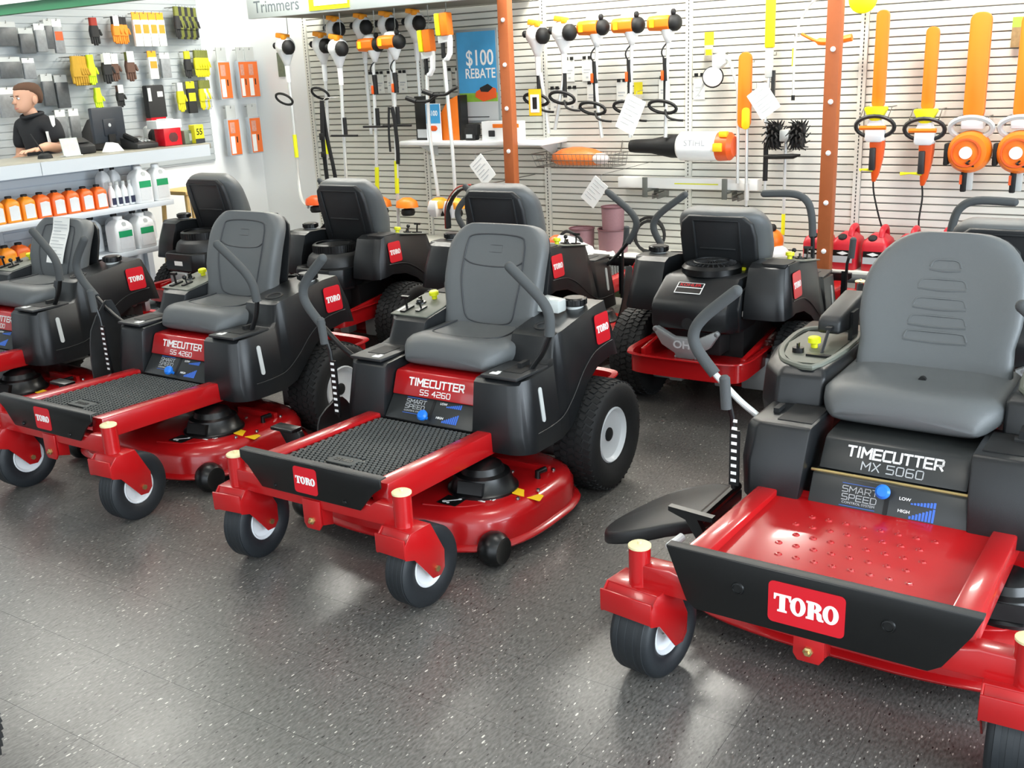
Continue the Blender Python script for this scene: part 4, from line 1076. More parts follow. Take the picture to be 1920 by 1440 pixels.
trimmer('orange and yellow battery trimmer hanging left of the rebate poster, higher one', -4.99, YR - .07, 2.04, 'battery', [(-.01, 0, -.26), (.0, 0, -.5), (.02, 0, -1.0), (.02, 0, -1.33)], None, 'bar', (.03, -1.38, AMBER, True), hz=-.52, wall='canopy')
# second row of heads tucked under the header sign
for k, (x, st, lab) in enumerate(((-6.43, 'white', 'white trimmer head under the grey header sign, leftmost of the upper row'), (-6.12, 'white', 'white trimmer head under the grey header sign, second of the upper row'), (-5.84, 'white', 'white trimmer head under the sign above the first orange trimmer'), (-5.55, 'white', 'white trimmer head under the sign above the second orange trimmer'))):
    trimmer(lab, x, 7.16, 2.09, st, [(0, 0, -.15), (0, 0, -.9)], None, None, None, wall=7.4)
# right-hand group of detachable power heads
YP = 7.15
trimmer('white and orange power head beside the orange rack post', -4.36, YP, 1.93, 'white', [(0.02, 0, -.28), (.08, 0, -.74)], None, 'wing', None, hz=-.48, wall=7.4)
trimmer('white power head with loop handle, second from the orange rack post', -4.09, YP - .06, 1.94, 'white', [(0, 0, -.28), (-.10, 0, -.72)], None, 'wing', None, hz=-.48, wall=7.4)
for k, (x, lab) in enumerate(((-3.86, 'orange power head with black grip, left of the three orange ones'), (-3.57, 'orange power head with black grip, middle of the three orange ones'), (-3.28, 'orange power head with black grip, right of the three orange ones'))):
    trimmer(lab, x, YP, 1.955, 'orange', [(.02, 0, -.14), (.01, 0, -.45), (.05 if k == 0 else .0, 0, -.80)], None, 'wing', None, hz=-.58, wall=7.4)

# black harness strap and red-black harness
t = thing('harness_strap', 'long black webbing harness strap hanging between the white trimmers', 'strap', (-6.28, 6.74, 1.5), 0)
MB().tube(smooth_path([(0, 0, 0), (-.02, -.01, -.3), (-.03, 0, -.55), (-.02, 0, -.74)], 6), .007, 8, flat=3.5).build('strap_left', HARN, t)
MB().tube(smooth_path([(0, 0, 0), (.01, .01, -.3), (.06, 0, -.55), (.07, 0, -.70), (.02, 0, -.76)], 6), .007, 8, flat=3.2).build('strap_right', HARN, t)
MB().box((-.03, -.01, -.30), (.05, .02, .06)).box((-.03, -.01, -.45), (.05, .02, .05)).build('buckle', BLACKM, t, bevel=.006)
MB().tube([(0, 0, -.01), (0, .05, .02), (.1, .12, .02)], .004, 6).build('hanging_hook', WIRE, t)
t = thing('harness_strap', 'narrow black harness strap hanging on the orange trimmer with yellow sleeve', 'strap', (-5.57, 6.80, 1.33), 0)
MB().tube(smooth_path([(0, 0, .1), (.02, 0, 0), (.03, 0, -.25), (.02, 0, -.36)], 5), .007, 8, flat=3).tube(smooth_path([(-.03, 0, .1), (-.05, 0, -.1), (-.05, 0, -.26)], 5), .006, 8, flat=2).build('strap', HARN, t)
MB().tube([(0, .0, .1), (-.01, .03, .1)], .004, 6).build('hanging_hook', WIRE, t)
t = thing('harness', 'black padded harness with red edging hanging above the dark seats', 'harness', (-4.74, 6.66, .78), 0)
MB().tube(smooth_path([(-.22, 0, -.30), (-.20, 0, -.12), (-.10, 0, 0), (.03, 0, .03), (.12, 0, -.02), (.14, 0, -.18)], 5), .035, 8, flat=.25).build('pad', HARN, t)
MB().tube(smooth_path([(-.245, -.01, -.30), (-.225, -.01, -.11), (-.11, -.01, .025), (.03, -.01, .055)], 5), .006, 6).build('red_edging', mat('red_edging', 'a8433a', .7), t)
MB().tube([(.12, 0, .0), (.17, .06, .06), (.17, .725, .06)], .004, 6).build('hanging_hook', WIRE, t)

# header sign above the trimmers
SIGNG = mat('sign_grey', 'b9c2c2', .5); SIGNO = mat('sign_orange', 'e0842a', .5)
t = thing('header_sign', 'grey header sign lettered Trimmers with a yellow panel', 'sign', (-5.8, 6.72, 2.20), 0)
MB().bx(-1.23, 1.23, 0, .05, 0, .42).build('sign_board', SIGNG, t, bevel=.004)
MB().bx(-.50, -.06, -.006, 0, .02, .42).build('yellow_panel', YELLOW, t)
MB().bx(-.44, -.08, -.009, -.006, .055, .42).build('white_panel', mat('sign_white', 'fbfbf6', .5), t)
lettering('Trimmers', mat('sign_text', '5a6266', .6), t, Matrix.Translation((-.88, -.001, .085)) @ Matrix.Rotation(PI / 2, 4, 'X'), .14, .004, .95)
MB().bx(-1.0, 1.24, .05, .66, .0, .02).build('sign_canopy', mat('canopy_grey', '77776d', .7), t)
MB().bx(.80, 1.23, -.004, .0, .03, .42).build('orange_panel', SIGNO, t)

# rebate poster in a grey frame
t = thing('poster', 'framed blue poster about a hundred dollar rebate behind the orange post', 'poster', (-5.0, 7.24, 1.64), 0)
FR = mat('poster_frame', '8f979a', .4)
MB().bx(-.21, .21, 0, .012, -.37, .37).build('frame', FR, t, bevel=.003)
MB().bx(-.19, .19, -.003, 0, -.13, .35).build('sky_print', mat('poster_blue', '3f9bd0', .4, var=.25, vscale=6), t)
MB().bx(-.19, .19, -.0032, 0, -.20, -.13).build('grass_print', mat('poster_green', '86b23c', .5, var=.2, vscale=30), t)
MB().bx(-.19, .19, -.003, 0, -.35, -.20).build('caption_field', DECALG, t)
MB().prism([(-.02, -.12), (.10, -.07), (.18, -.10), (.18, -.17), (.05, -.20), (-.03, -.16)], 'y', -.006, -.003).build('machine_print', ORANGED, t)
MB().prism([(.02, -.09), (.10, -.06), (.15, -.09), (.10, -.125), (.03, -.12)], 'y', -.008, -.006).build('battery_print', DECALK, t)
for s, zz, sz in (('$100', .14, .17), ('REBATE', .02, .11)):
    lettering(s, DECALW, t, Matrix.Translation((.03, -.0045, zz)) @ Matrix.Rotation(PI / 2, 4, 'X'), sz, .012, .8)
MB().bx(-.14, .10, -.0045, -.003, -.325, -.318).build('printed_rule', DECALK, t)
MB().bx(-.15, .15, .012, .16, -.02, .02).build('wall_bracket', WIRE, t)

# white shelf below the poster
t = thing('wall_shelf', 'white shelf below the rebate poster', 'shelf', (-4.98, 7.0, 1.12), 0)
MB().bx(-.70, .72, 0, .40, -.015, .02).build('shelf_board', WHITE, t, bevel=.004)
for a in (-.6, .62): MB().prism([(.40, -.015), (.10, -.015), (.40, -.14)], 'x', a - .006, a + .006).build('bracket', GREYP, t)
t = thing('display_box', 'black product box on the white shelf left of the orange pack', 'box', (-5.50, 7.16, 1.14)); MB().bx(-.075, .075, -.05, .05, 0, .36).build('carton', DECALK, t, bevel=.003); MB().bx(-.06, .06, -.052, -.05, .02, .09).build('printed_field', DECALG, t)
t = thing('display_card', 'blue rebate card standing on the white shelf', 'card', (-5.36, 7.08, 1.14)); c = MB().bx(-.075, .075, -.004, .004, 0, .30).build('card', mat('card_white', 'e6eef5', .5), t); MB().bx(-.072, .072, -.0055, -.004, .14, .295).build('blue_field', mat('poster_blue', '3f9bd0'), t); lettering('$100', DECALW, t, Matrix.Translation((0, -.006, .22)) @ Matrix.Rotation(PI / 2, 4, 'X'), .06, .01, .8); MB().ball((0, -.006, .10), (.04, .004, .025), 12, 6).build('machine_print', ORANGED, t)
t = thing('display_pack', 'orange product carton with black side on the white shelf', 'box', (-5.20, 7.15, 1.14)); MB().prism([(-.10, 0), (.085, 0), (.085, .36), (-.02, .32), (-.10, .22)], 'y', -.05, .05).build('carton', ORANGE, t, bevel=.004); MB().bx(.085, .11, -.05, .05, 0, .36).build('black_side', DECALK, t)
t = thing('battery_pack', 'black battery pack standing on the white shelf below the poster', 'battery', (-4.99, 7.10, 1.14)); MB().bx(-.05, .05, -.04, .04, 0, .10).bx(-.04, .07, -.035, .035, .04, .13).build('pack_body', BLACKM, t, bevel=.012); MB().bx(-.03, .03, -.042, -.04, .02, .05).build('pack_label', DECALG, t)
t = thing('charger_box', 'white carton with an orange stripe at the right of the white shelf', 'box', (-4.68, 7.12, 1.14)); MB().bx(-.19, .17, -.05, .05, 0, .15).build('carton', WHITE, t, bevel=.003); MB().bx(-.08, .17, -.052, -.05, .10, .13).build('orange_stripe', ORANGE, t); MB().bx(-.12, -.06, -.06, -.05, .03, .08).build('plug_print', PLASTIC2, t, bevel=.006)

# hanging price tag and loose tags
def tag_card(label, x, y, z, w, h, ang, wall=7.4, rules=6, hookz=None):
    t = thing('price_tag', label, 'tag', (x, y, z), 0)
    M_ = Matrix.Rotation(ang, 4, 'Y')
    MB().prism(rrect(w, h, .006), 'y', -.0015, .0015, M_).build('card', PAPER, t)
    mb = MB()
    for k in range(rules):
        zz = h * .36 - k * h * .13
        mb.bx(-w * .36, w * (.36 if k % 2 == 0 else .12), -.003, -.0014, zz - .002, zz + .002, M_)
    o = mb.build('printed_lines', DECALG, t); o['kind'] = 'stuff'
    top = M_ @ Vector((0, 0, h * .46))
    MB().tube([top, top + Vector((0, 0, .05)), top + Vector((0, wall - y, .06))], .002, 5).build('tag_string', WIRE, t)
    return t
tag_card('white price card hanging askew left of the orange post', -4.66, 6.75, .94, .15, .21, R(-40))
tag_card('white folded price card hanging in front of the slats beside the lever grips', -3.56, 6.55, .82, .13, .20, R(38))
tag_card('white card with product photos on the middle orange power head', -3.50, 7.02, 1.33, .16, .26, R(25), 7.13)
tag_card('white leaflet hanging on the grey pole next to the orange scabbard', -2.52, 7.10, 1.40, .16, .20, R(-35))
t = thing('price_tag', 'yellow and white card hanging on the white power head', 'tag', (-4.345, 7.06, 1.43)); MB().bx(-.055, .055, -.003, .003, -.10, .10).build('card', DECALY, t); MB().bx(-.04, .04, -.005, -.003, -.075, .06).build('printed_field', mat('card_white', 'e6eef5'), t); MB().bx(-.02, .02, -.006, -.005, -.05, .04).build('product_print', DECALK, t); MB().tube([(0, 0, .1), (-.005, .03, .12)], .002, 5).build('tag_string', WIRE, t)

# slat hooks with little info cards
INFO = mat('info_card', 'e9e9e2', .6)
k = 0
for (x0, z, n, dx, where) in ((-6.30, 1.70, 4, .13, 'between the left trimmer shafts'), (-5.42, 1.70, 3, .13, 'behind the battery trimmers'), (-4.22, 1.74, 2, .16, 'beside the white power heads, upper row'), (-4.02, 1.55, 1, .1, 'under the second white power head'), (-3.76, 1.56, 1, .1, 'right of the left orange power head'), (-3.40, 1.57, 1, .1, 'right of the middle orange power head'), (-3.12, 1.58, 1, .1, 'right of the right orange power head'), (-4.36, 1.52, 2, .16, 'beside the white power heads, lower row')):
    for i in range(n):
        t = thing('info_card', 'white info card ' + where + ('' if n == 1 else (', leftmost', ', second from left', ', third from left', ', fourth from left')[i]), 'card', (x0 + i * dx, 7.4, z), 0, 'information cards on slat clips')
        part('clip', 'slat_clip', BLACKM, t, lambda: MB().bx(-.035, -.012, -.016, 0, -.006, .018)); part('clip2', 'slat_clip', BLACKM, t, lambda: MB().bx(.012, .035, -.016, 0, -.006, .018))
        part('icard', 'card', INFO, t, lambda: MB().bx(-.045, .045, -.008, -.003, -.17, -.008))
        part('iprint', 'printed_lines', DECALG, t, lambda: MB().bx(-.03, .03, -.0092, -.008, -.09, -.08).bx(-.03, .015, -.0092, -.008, -.11, -.102).bx(-.01, .01, -.0092, -.008, -.15, -.135))

# wire basket with an orange bag
t = thing('wire_basket', 'wire basket fixed to the slats holding a bag of orange trimmer line', 'basket', (-4.06, 7.4, .93))
def basket():
    mb = MB(); w = .34
    for z, e in ((.0, 0), (.05, .015), (.10, .03)):
        mb.tube([(-w - e, -.03, z), (-w - e, -.26 - e, z), (w + e, -.26 - e, z), (w + e, -.03, z)], .003, 5, closed=True)
    for i in range(21):
        x = -w + 2 * w * i / 20
        mb.tube([(x * 1.08, -.29, .10), (x, -.26, 0), (x, -.03, 0), (x * 1.05, -.03, .10)], .002, 4)
    for a in (-.25, .30): mb.tube([(a, -.03, .1), (a, -.005, .18), (a, 0, .18)], .004, 5)
    return mb
o = basket().build('wire_frame', WIRE, t); o['kind'] = 'stuff'
t = thing('line_bag', 'clear bag full of orange trimmer line in the wire basket', 'bag', (-4.08, 7.25, .94))
MB().loft([[(math.cos(2 * PI * j / 16) * .26 * s + .015 * math.sin(5 * j), math.sin(2 * PI * j / 16) * .10 * s, z) for j in range(16)] for z, s in ((.0, .8), (.03, 1), (.08, .95), (.12, .6), (.135, .2))]).build('bag', mat('orange_line', 'f0803a', .35, bump=.8, bscale=60, var=.25, vscale=30), t, ang=80)
MB().ball((.22, -.04, .05), (.08, .05, .045), 12, 8).build('white_label', mat('bag_white', 'e8d9d6', .4, var=.15, vscale=40), t)

# blower tube display
t = thing('blower_display', 'white and orange blower barrel with long black nozzle lying along the slats', 'blower', (-3.10, 7.22, 1.085))
MB().lathe([(.045, -.40), (.05, -.36), (.055, -.22), (.085, -.06), (.085, .0)], 24, Matrix.Translation((-.10, 0, 0)) @ Matrix.Rotation(PI / 2, 4, 'Y')).build('nozzle', BLACKM, t)
MB().lathe([(.085, 0), (.105, .02), (.105, .30), (.10, .32)], 24, Matrix.Translation((-.10, 0, 0)) @ Matrix.Rotation(PI / 2, 4, 'Y')).build('barrel', WHITE, t)
MB().lathe([(.10, .30), (.105, .32), (.10, .40), (.07, .43), (.001, .43)], 24, Matrix.Translation((-.10, 0, 0)) @ Matrix.Rotation(PI / 2, 4, 'Y')).build('rear_housing', ORANGED, t)
MB().box((.24, -.10, .0), (.07, .03, .06)).build('yellow_trim', DECALY, t, bevel=.006); MB().box((.27, -.06, .09), (.06, .05, .04)).build('yellow_trim', DECALY, t, bevel=.006)
lettering('STIHL', mat('emboss_grey', '9a9da0', .5), t, frame((.06, -.102, .03), (1, 0, 0), (0, .2, 1)), .06, .0, 1.1)
for a in (-.05, .15): MB().tube([(a, 0, -.105), (a, .1, -.11), (a, .178, -.10)], .006, 6).build('support_hook', WIRE, t)

# long white cartons on black brackets
t = thing('long_carton', 'long white carton lying on two dark brackets below the blower', 'carton', (-3.16, 7.32, .80))
MB().bx(-.58, .55, -.05, .05, -.035, .045).build('carton', PAPER, t, bevel=.003); MB().bx(-.1, .25, -.052, -.05, .0, .008).build('yellow_line', YELLOW, t)
for k, (a, lab) in enumerate(((-3.47, 'dark slat bracket holding the left end of the long carton'), (-2.83, 'dark slat bracket holding the right end of the long carton'))):
    t = thing('slat_bracket', lab, 'bracket', (a, 7.4, .755))
    MB().bx(-.02, .02, -.21, 0, -.012, .008).bx(-.02, .02, -.215, -.20, -.05, .10).bx(-.02, .02, -.01, 0, -.07, .05).build('bracket_arm', mat('bracket_grey', '5b5d58', .5), t, bevel=.003)
    MB().bx(.06, .07, -.21, -.01, -.06, -.02).bx(.10, .11, -.21, -.01, -.06, -.02).bx(.05, .12, -.21, -.205, -.04, -.035).build('wire_prong', WIRE, t)

# pole attachments between the blower and the second post
def pole(name, label, x, z0, z1, m=CHROME, r=.011, y=7.27, dx=0.0):
    t = thing(name, label, 'tool', (x, y, z1))
    MB().tube([(0, 0, 0), (dx, 0, z0 - z1)], r, 8).build('pole', m, t)
    hook_to_wall(t, -.06, 7.4 - y)
    return t
t = thing('edger_attachment', 'curved grey edger attachment with small white wheel and blade', 'tool', (-2.90, 7.24, 1.72))
MB().tube(smooth_path([(-.02, 0, -.05), (.06, 0, -.03), (.11, 0, -.15), (.14, 0, -.30), (.15, 0, -.90)], 6), .012, 8).build('pole', CHROME, t)
MB().lathe([(.065, -.02), (.07, 0), (.065, .02), (.05, .022), (.001, .022)], 22, Matrix.Translation((-.04, -.03, -.15)) @ Matrix.Rotation(R(80), 4, 'X') @ Matrix.Rotation(R(25), 4, 'Y')).build('wheel', WHITE, t)
MB().lathe([(.066, -.022), (.076, -.01), (.076, .01), (.066, .02)], 22, Matrix.Translation((-.042, -.02, -.15)) @ Matrix.Rotation(R(80), 4, 'X') @ Matrix.Rotation(R(25), 4, 'Y'), closed=True).build('wheel_tyre', BLACKM, t)
MB().prism([(-.09, -.14), (-.06, -.13), (-.16, -.27), (-.185, -.29)], 'y', -.01, .0).build('blade', GREYP, t)
MB().prism([(-.05, .0), (.03, .02), (.05, -.06), (.0, -.10), (-.05, -.08)], 'y', -.03, .03).build('gearbox', GREYP, t, bevel=.008)
MB().bx(-.10, -.06, -.02, .0, .0, .04).build('yellow_tag', YELLOW, t)
hook_to_wall(t, 0, .16)
t = thing('pole_saw', 'grey pole tool topped by a broad orange blade scabbard with yellow cap', 'tool', (-2.70, 7.22, 1.72))
MB().prism([(p[0], p[1] - .25) for p in rrect(.095, .52, .045)], 'y', -.02, .015).build('scabbard', ORANGE, t, bevel=.006)
MB().prism([(p[0] + .02, p[1] - .44) for p in rrect(.06, .15, .028)], 'y', -.035, -.02).build('yellow_cap', mat('egg_yellow', 'f2c818', .4), t, bevel=.004)
MB().tube([(.02, 0, -.48), (.03, 0, -1.3)], .012, 8).tube([(.028, 0, -.90), (.03, 0, -1.02)], .018, 8).build('pole', CHROME, t); MB().tube([(.03, 0, -1.06), (.03, 0, -1.25)], .02, 8).build('foam_sleeve', BLACKM, t)
hook_to_wall(t, -.06, .18)
t = thing('sickle_tool', 'grey pole tool with a yellow sheath pointing upwards', 'tool', (-2.54, 7.25, 2.3))
MB().bx(-.035, .035, -.015, .012, -.55, .0).build('sheath', mat('sheath_yellow', 'f0d21c', .45), t, bevel=.01); MB().bx(-.03, .03, -.012, .01, -.75, -.55).build('gear_neck', GREYP, t, bevel=.01); MB().tube([(0, 0, -.75), (-.02, 0, -1.06)], .012, 8).build('pole', CHROME, t); MB().bx(.02, .045, -.01, .01, -.92, -.70).build('side_bracket', PLASTIC2, t); hook_to_wall(t, -.6, .15)
t = thing('boom_tool', 'grey pole with black tee handle hanging right of the orange scabbard', 'tool', (-2.55, 7.26, 1.26))
MB().tube([(0, 0, 0), (0, 0, -.16)], .012, 8).build('pole', CHROME, t); MB().tube([(0, 0, -.15), (0, 0, -.42)], .018, 10).build('sleeve', BLACKM, t); MB().tube([(.0, -.01, -.25), (.10, -.06, -.245), (.22, -.065, -.24), (.27, -.065, -.23)], [.017, .017, .018, .006], 10).build('tee_handle', BLACKM, t); MB().tube([(0, 0, -.42), (0, 0, -.52)], .012, 8).build('pole_end', CHROME, t); hook_to_wall(t, -.05, .14)
t = thing('cultivator', 'silver pole cultivator with two black star-shaped tine wheels', 'tool', (-2.40, 7.24, 1.16))
for a in (-.085, .085):
    def tines():
        mb = MB().cyl((a, 0, 0), .03, .05, 'x', 12)
        for q in (-.035, -.012, .012, .035):
            for k in range(12):
                an = 2 * PI * k / 12 + q * 9
                mb.tube([(a + q, .02 * math.cos(an), .02 * math.sin(an)), (a + q, .085 * math.cos(an), .085 * math.sin(an)), (a + q * 1.6, .105 * math.cos(an + .3), .105 * math.sin(an + .3))], [.010, .008, .003], 4)
        return mb
    o = tines().build('tine_wheel', BLACKM, t, smooth=False)
MB().bx(-.035, .035, -.05, .02, -.04, .04).build('gearbox', CHROME, t, bevel=.01); MB().tube([(0, 0, 0), (0, 0, -.86)], .012, 8).build('pole', CHROME, t); MB().tube([(0, 0, -.55), (0, 0, -.70)], .014, 8).build('yellow_sleeve', YELLOW, t); hook_to_wall(t, -.12, .16)
t = thing('bent_lance', 'thin silver lance with a bent top hanging left of the second orange post', 'tool', (-2.38, 7.30, 1.42))
MB().tube(smooth_path([(0, 0, 0), (0, 0, .3), (.02, 0, .46), (.10, 0, .60), (.2, 0, .66)], 6), .009, 8).build('lance', CHROME, t); MB().cyl((0, 0, -.01), .013, .035, 'z', 10).build('tip', BLACKM, t); MB().tube([(-.012, 0, .2), (-.012, 0, .32)], .006, 6).build('yellow_mark', YELLOW, t); hook_to_wall(t, .4, .1)
t = thing('orange_bracket', 'curved orange tool arm sticking out behind the second orange post', 'tool', (-2.12, 7.25, 1.80))
MB().tube(smooth_path([(-.20, 0, .03), (-.10, 0, -.02), (0, 0, -.03), (.14, 0, -.01)], 5), [.010] * 6 + [.024] * 10, 8).build('arm', ORANGE, t); MB().tube([(.08, 0, -.015), (.08, .145, -.01)], .005, 6).build('support_hook', WIRE, t)
t = thing('yellow_disc', 'yellow plastic trimmer disc above the second orange post', 'tool', (-1.93, 7.28, 2.03))
MB().lathe([(.09, -.01), (.095, 0), (.08, .012), (.03, .02), (.001, .02)], 22, Matrix.Rotation(PI / 2, 4, 'X')).build('disc', YELLOW, t); MB().tube([(0, 0, .03), (0, .115, .03)], .004, 6).build('support_hook', WIRE, t)
for k, (x, z, lab) in enumerate(((-3.03, 1.79, 'small yellow-topped blister pack above the edger wheel'), (-3.60, 1.46, 'small yellow-topped blister pack between the orange power heads'))):
    t = thing('blister_pack', lab, 'pack', (x, 7.36, z)); MB().bx(-.035, .035, -.006, .0, .0, .09).build('header', mat('pack_yellow', 'd8c820', .5), t); MB().bx(-.033, .033, -.02, .0, -.11, .0).build('blister', mat('pack_grey', 'b4ada0', .3, var=.3, vscale=50), t, bevel=.008); MB().tube([(0, -.003, .07), (0, .035, .075)], .003, 5).build('hanging_hook', WIRE, t)
t = thing('blister_pack', 'green-topped seed packet hanging at the right edge beside the tall orange scabbard', 'pack', (-.97, 7.36, 1.80)); MB().bx(-.06, .06, -.004, .0, .0, .06).build('header', mat('pack_green', '9fd24a', .5), t); MB().bx(-.06, .06, -.004, .0, -.12, .0).build('picture', mat('pack_brown', 'a08a60', .5, var=.4, vscale=40), t); MB().tube([(0, -.003, .04), (0, .035, .045)], .003, 5).build('hanging_hook', WIRE, t)

# hedge trimmers
GUARDY = mat('guard_yellow', 'e3e214', .4)
def hedge_loop(T, z, m):
    oring((0, -.06, z), .125, .075, .014, (R(-70), 0, 0), 24).build('front_handle', m, T)
for k, (x, ztop, zl, lab) in enumerate(((-1.79, 1.95, 1.33, 'electric hedge trimmer with orange scabbard and yellow guard nearest the orange post'), (-1.475, 1.83, 1.31, 'electric hedge trimmer with shorter orange scabbard, second from the orange post'))):
    t = thing('hedge_trimmer', lab, 'hedge trimmer', (x, 7.27, 0), 0, 'hedge trimmers hanging tip up')
    h = ztop - zl
    MB().prism([(p[0], p[1] + zl + h / 2) for p in rrect(.08, h, .035)], 'y', -.025, .02).build('scabbard', ORANGE, t, bevel=.006)
    MB().prism([(-.075, zl + .0), (-.07, zl + .015), (.07, zl + .015), (.075, zl), (.045, zl - .06), (.02, zl - .08), (-.02, zl - .08), (-.045, zl - .06)], 'y', -.075, -.02).build('hand_guard', GUARDY, t, bevel=.012)
    hedge_loop(t, zl - .115, PLASTIC2)
    MB().tube([(-.085, -.115, zl - .118), (.085, -.115, zl - .118)], .014, 8).build('handle_insert', ORANGE, t)
    MB().loft([[(dx * s, -.05 + dy * s, z) for dx, dy in ((-.05, -.03), (.05, -.03), (.06, .03), (-.06, .03))] for z, s in ((zl - .07, .8), (zl - .13, 1.1), (zl - .20, 1.15), (zl - .215, .9))]).build('motor_cover', WHITE, t, bevel=.01)
    MB().loft([[(dx * s + ox, -.03 + dy * s, z) for dx, dy in ((-.045, -.035), (.045, -.035), (.05, .035), (-.05, .035))] for z, s, ox in ((zl - .14, .9, .012), (zl - .24, .95, .015), (zl - .33, .72, .02), (zl - .43, .5, .012), (zl - .48, .25, .005))]).build('motor_housing', ORANGED, t, bevel=.006)
    MB().bx(-.022, .018, -.085, -.045, zl - .40, zl - .25).build('rear_grip', PLASTIC2, t, bevel=.008)
    MB().tube([(.0, -.05, zl - .40), (-.07, -.07, zl - .395), (-.13 if k else -.08, -.07, zl - .40)], [.012, .006, .012], 6).build('yellow_tie', GUARDY, t)
    MB().tube(smooth_path([(0, -.02, zl - .46), (.01, -.02, zl - .56), (.06 if k == 0 else .0, -.02, zl - .74), (.08 if k == 0 else 0.02, .10, .45)], 8), .006, 6).build('power_cord', BLACKM, t)
    MB().tube([(-.09, 0, zl + .01), (-.09, .125, zl + .01)], .004, 5).tube([(.09, 0, zl + .01), (.09, .125, zl + .01)], .004, 5).tube([(-.09, -.09, zl - .05), (-.09, 0, zl + .01), (.09, 0, zl + .01), (.09, -.09, zl - .05)], .004, 5).build('wire_cradle', WIRE, t)
for k, (x, ztop, lab) in enumerate(((-1.19, 1.90, 'petrol hedge trimmer with long orange scabbard and round engine'), (-.90, 1.88, 'petrol hedge trimmer with round engine cut off by the right edge'))):
    t = thing('hedge_trimmer', lab, 'hedge trimmer', (x, 7.25, 0), 0, 'hedge trimmers hanging tip up')
    zl = 1.25; h = ztop - zl
    MB().prism([(p[0] * (1.0), p[1] + zl + h / 2) for p in rrect(.125, h, .05)], 'y', -.03, .02).build('scabbard', ORANGE, t, bevel=.008)
    MB().bx(-.065, .07, -.05, .03, zl - .055, zl + .0).build('gear_cover', WHITE, t, bevel=.01)
    oring((0, -.06, zl - .045), .125, .07, .018, (R(-70), 0, 0), 24).build('front_handle', GREYP, t)
    MB().lathe([(.125, -.03), (.133, 0), (.13, .05), (.11, .085), (.001, .09)], 30, Matrix.Translation((.0, -.02, zl - .195)) @ Matrix.Rotation(PI / 2, 4, 'X')).build('engine_housing', ORANGE, t, ang=45)
    MB().lathe([(.088, .084), (.092, .098), (.088, .104), (.078, .104), (.078, .084)], 30, Matrix.Translation((-.01, -.02, zl - .195)) @ Matrix.Rotation(PI / 2, 4, 'X')).build('starter_ring', ORANGED, t)
    MB().lathe([(.038, .09), (.038, .108), (.001, .109)], 24, Matrix.Translation((-.01, -.02, zl - .195)) @ Matrix.Rotation(PI / 2, 4, 'X')).build('round_label', WHITE, t)
    MB().bx(-.15, -.12, -.08, .0, zl - .28, zl - .14).build('muffler', BLACKM, t, bevel=.01)
    MB().tube([(.03, -.08, zl - .23), (-.0, -.125, zl - .26), (.04, -.10, zl - .28)], .008, 6).build('pull_handle', BLACKM, t)
    MB().bx(-.04, -.005, -.05, -.01, zl - .45, zl - .31).build('rear_grip', BLACKM, t, bevel=.008); MB().bx(-.012, .03, -.03, .0, zl - .44, zl - .31).build('grip_frame', GREYP, t, bevel=.006); MB().bx(-.045, -.03, -.058, -.045, zl - .40, zl - .34).build('trigger', ORANGED, t)
    MB().tube([(-.09, .0, zl + .02), (-.09, .145, zl + .02)], .004, 5).tube([(.09, .0, zl + .02), (.09, .145, zl + .02)], .004, 5).tube([(-.09, -.09, zl - .03), (-.09, 0, zl + .02), (.09, 0, zl + .02), (.09, -.09, zl - .03)], .004, 5).build('wire_cradle', WIRE, t)
# ---------------------------------------------------------------- base shelf of the back wall and what stands on it
t = thing('base_shelf', 'long white base shelf running along the foot of the slatted wall', 'shelf', (-3.2, 7.0, 0))
MB().bx(-3.80, 4.0, -.02, .385, .25, .28).build('shelf_deck', SLATM, t, bevel=.004); MB().bx(-3.80, 4.0, .0, .02, 0, .25).build('kick_plate', SLATM, t)
GASR = mat('gas_can_red', 'c2202e', .4)
def gas_can(label, x):
    t = thing('gas_can', label, 'gas can', (x, 7.13, .28), 0, 'red gas cans in a row')
    part('canb', 'can_body', GASR, t, lambda: MB().loft([[(dx * s, dy * s, z) for dx, dy in rrect(.17, .24, .03)] for z, s in ((0, .95), (.01, 1), (.17, 1), (.20, .9), (.235, .5), (.24, .45))]), bevel=0, ang=50)
    part('canh', 'can_handle', GASR, t, lambda: MB().tube(smooth_path([(.03, -.06, .22), (.03, -.03, .27), (.03, .06, .275), (.03, .10, .21)], 5), .020, 10))
    part('canc', 'cap', BLACKM, t, lambda: MB().lathe([(.028, 0), (.03, .004), (.03, .02), (.024, .026), (.001, .026)], 16, Matrix.Translation((-.02, -.075, .205)) @ Matrix.Rotation(.5, 4, 'X')))
    part('canl', 'label_field', DECALK, t, lambda: MB().bx(-.07, .06, -.122, -.118, .05, .135)); part('canl2', 'label_band', DECALG, t, lambda: MB().bx(-.07, .06, -.1235, -.122, .05, .095)); part('canl3', 'label_emblem', DECALW, t, lambda: MB().prism([(-.045, .115), (-.005, .128), (.035, .115), (-.005, .102)], 'y', -.1235, -.122))
    return t
for k, (x, lab) in enumerate(((-2.10, 'red gas can partly behind the second orange post'), (-1.90, 'red gas can second from the orange post'), (-1.70, 'red gas can below the first hedge trimmer cord'), (-1.50, 'red gas can fourth from the orange post'), (-1.30, 'red gas can rightmost of the visible row'))):
    gas_can(lab, x)
for k, (x0, x1, y, z, lab) in enumerate(((-2.1, -1.15, 6.84, .26, 'upper dark tubular rail in front of the gas cans'), (-2.1, -1.15, 6.74, .16, 'lower dark tubular rail in front of the gas cans'))):
    t = thing('tube_rail', lab, 'rail', (x0, y, 0)); MB().tube([(0, 0, z), (x1 - x0, 0, z)], .03, 12).build('tube', FOAM, t)
    for a in (.05, x1 - x0 - .05): MB().bx(a - .012, a + .012, -.012, .012, 0, z).build('leg', BLACK, t)
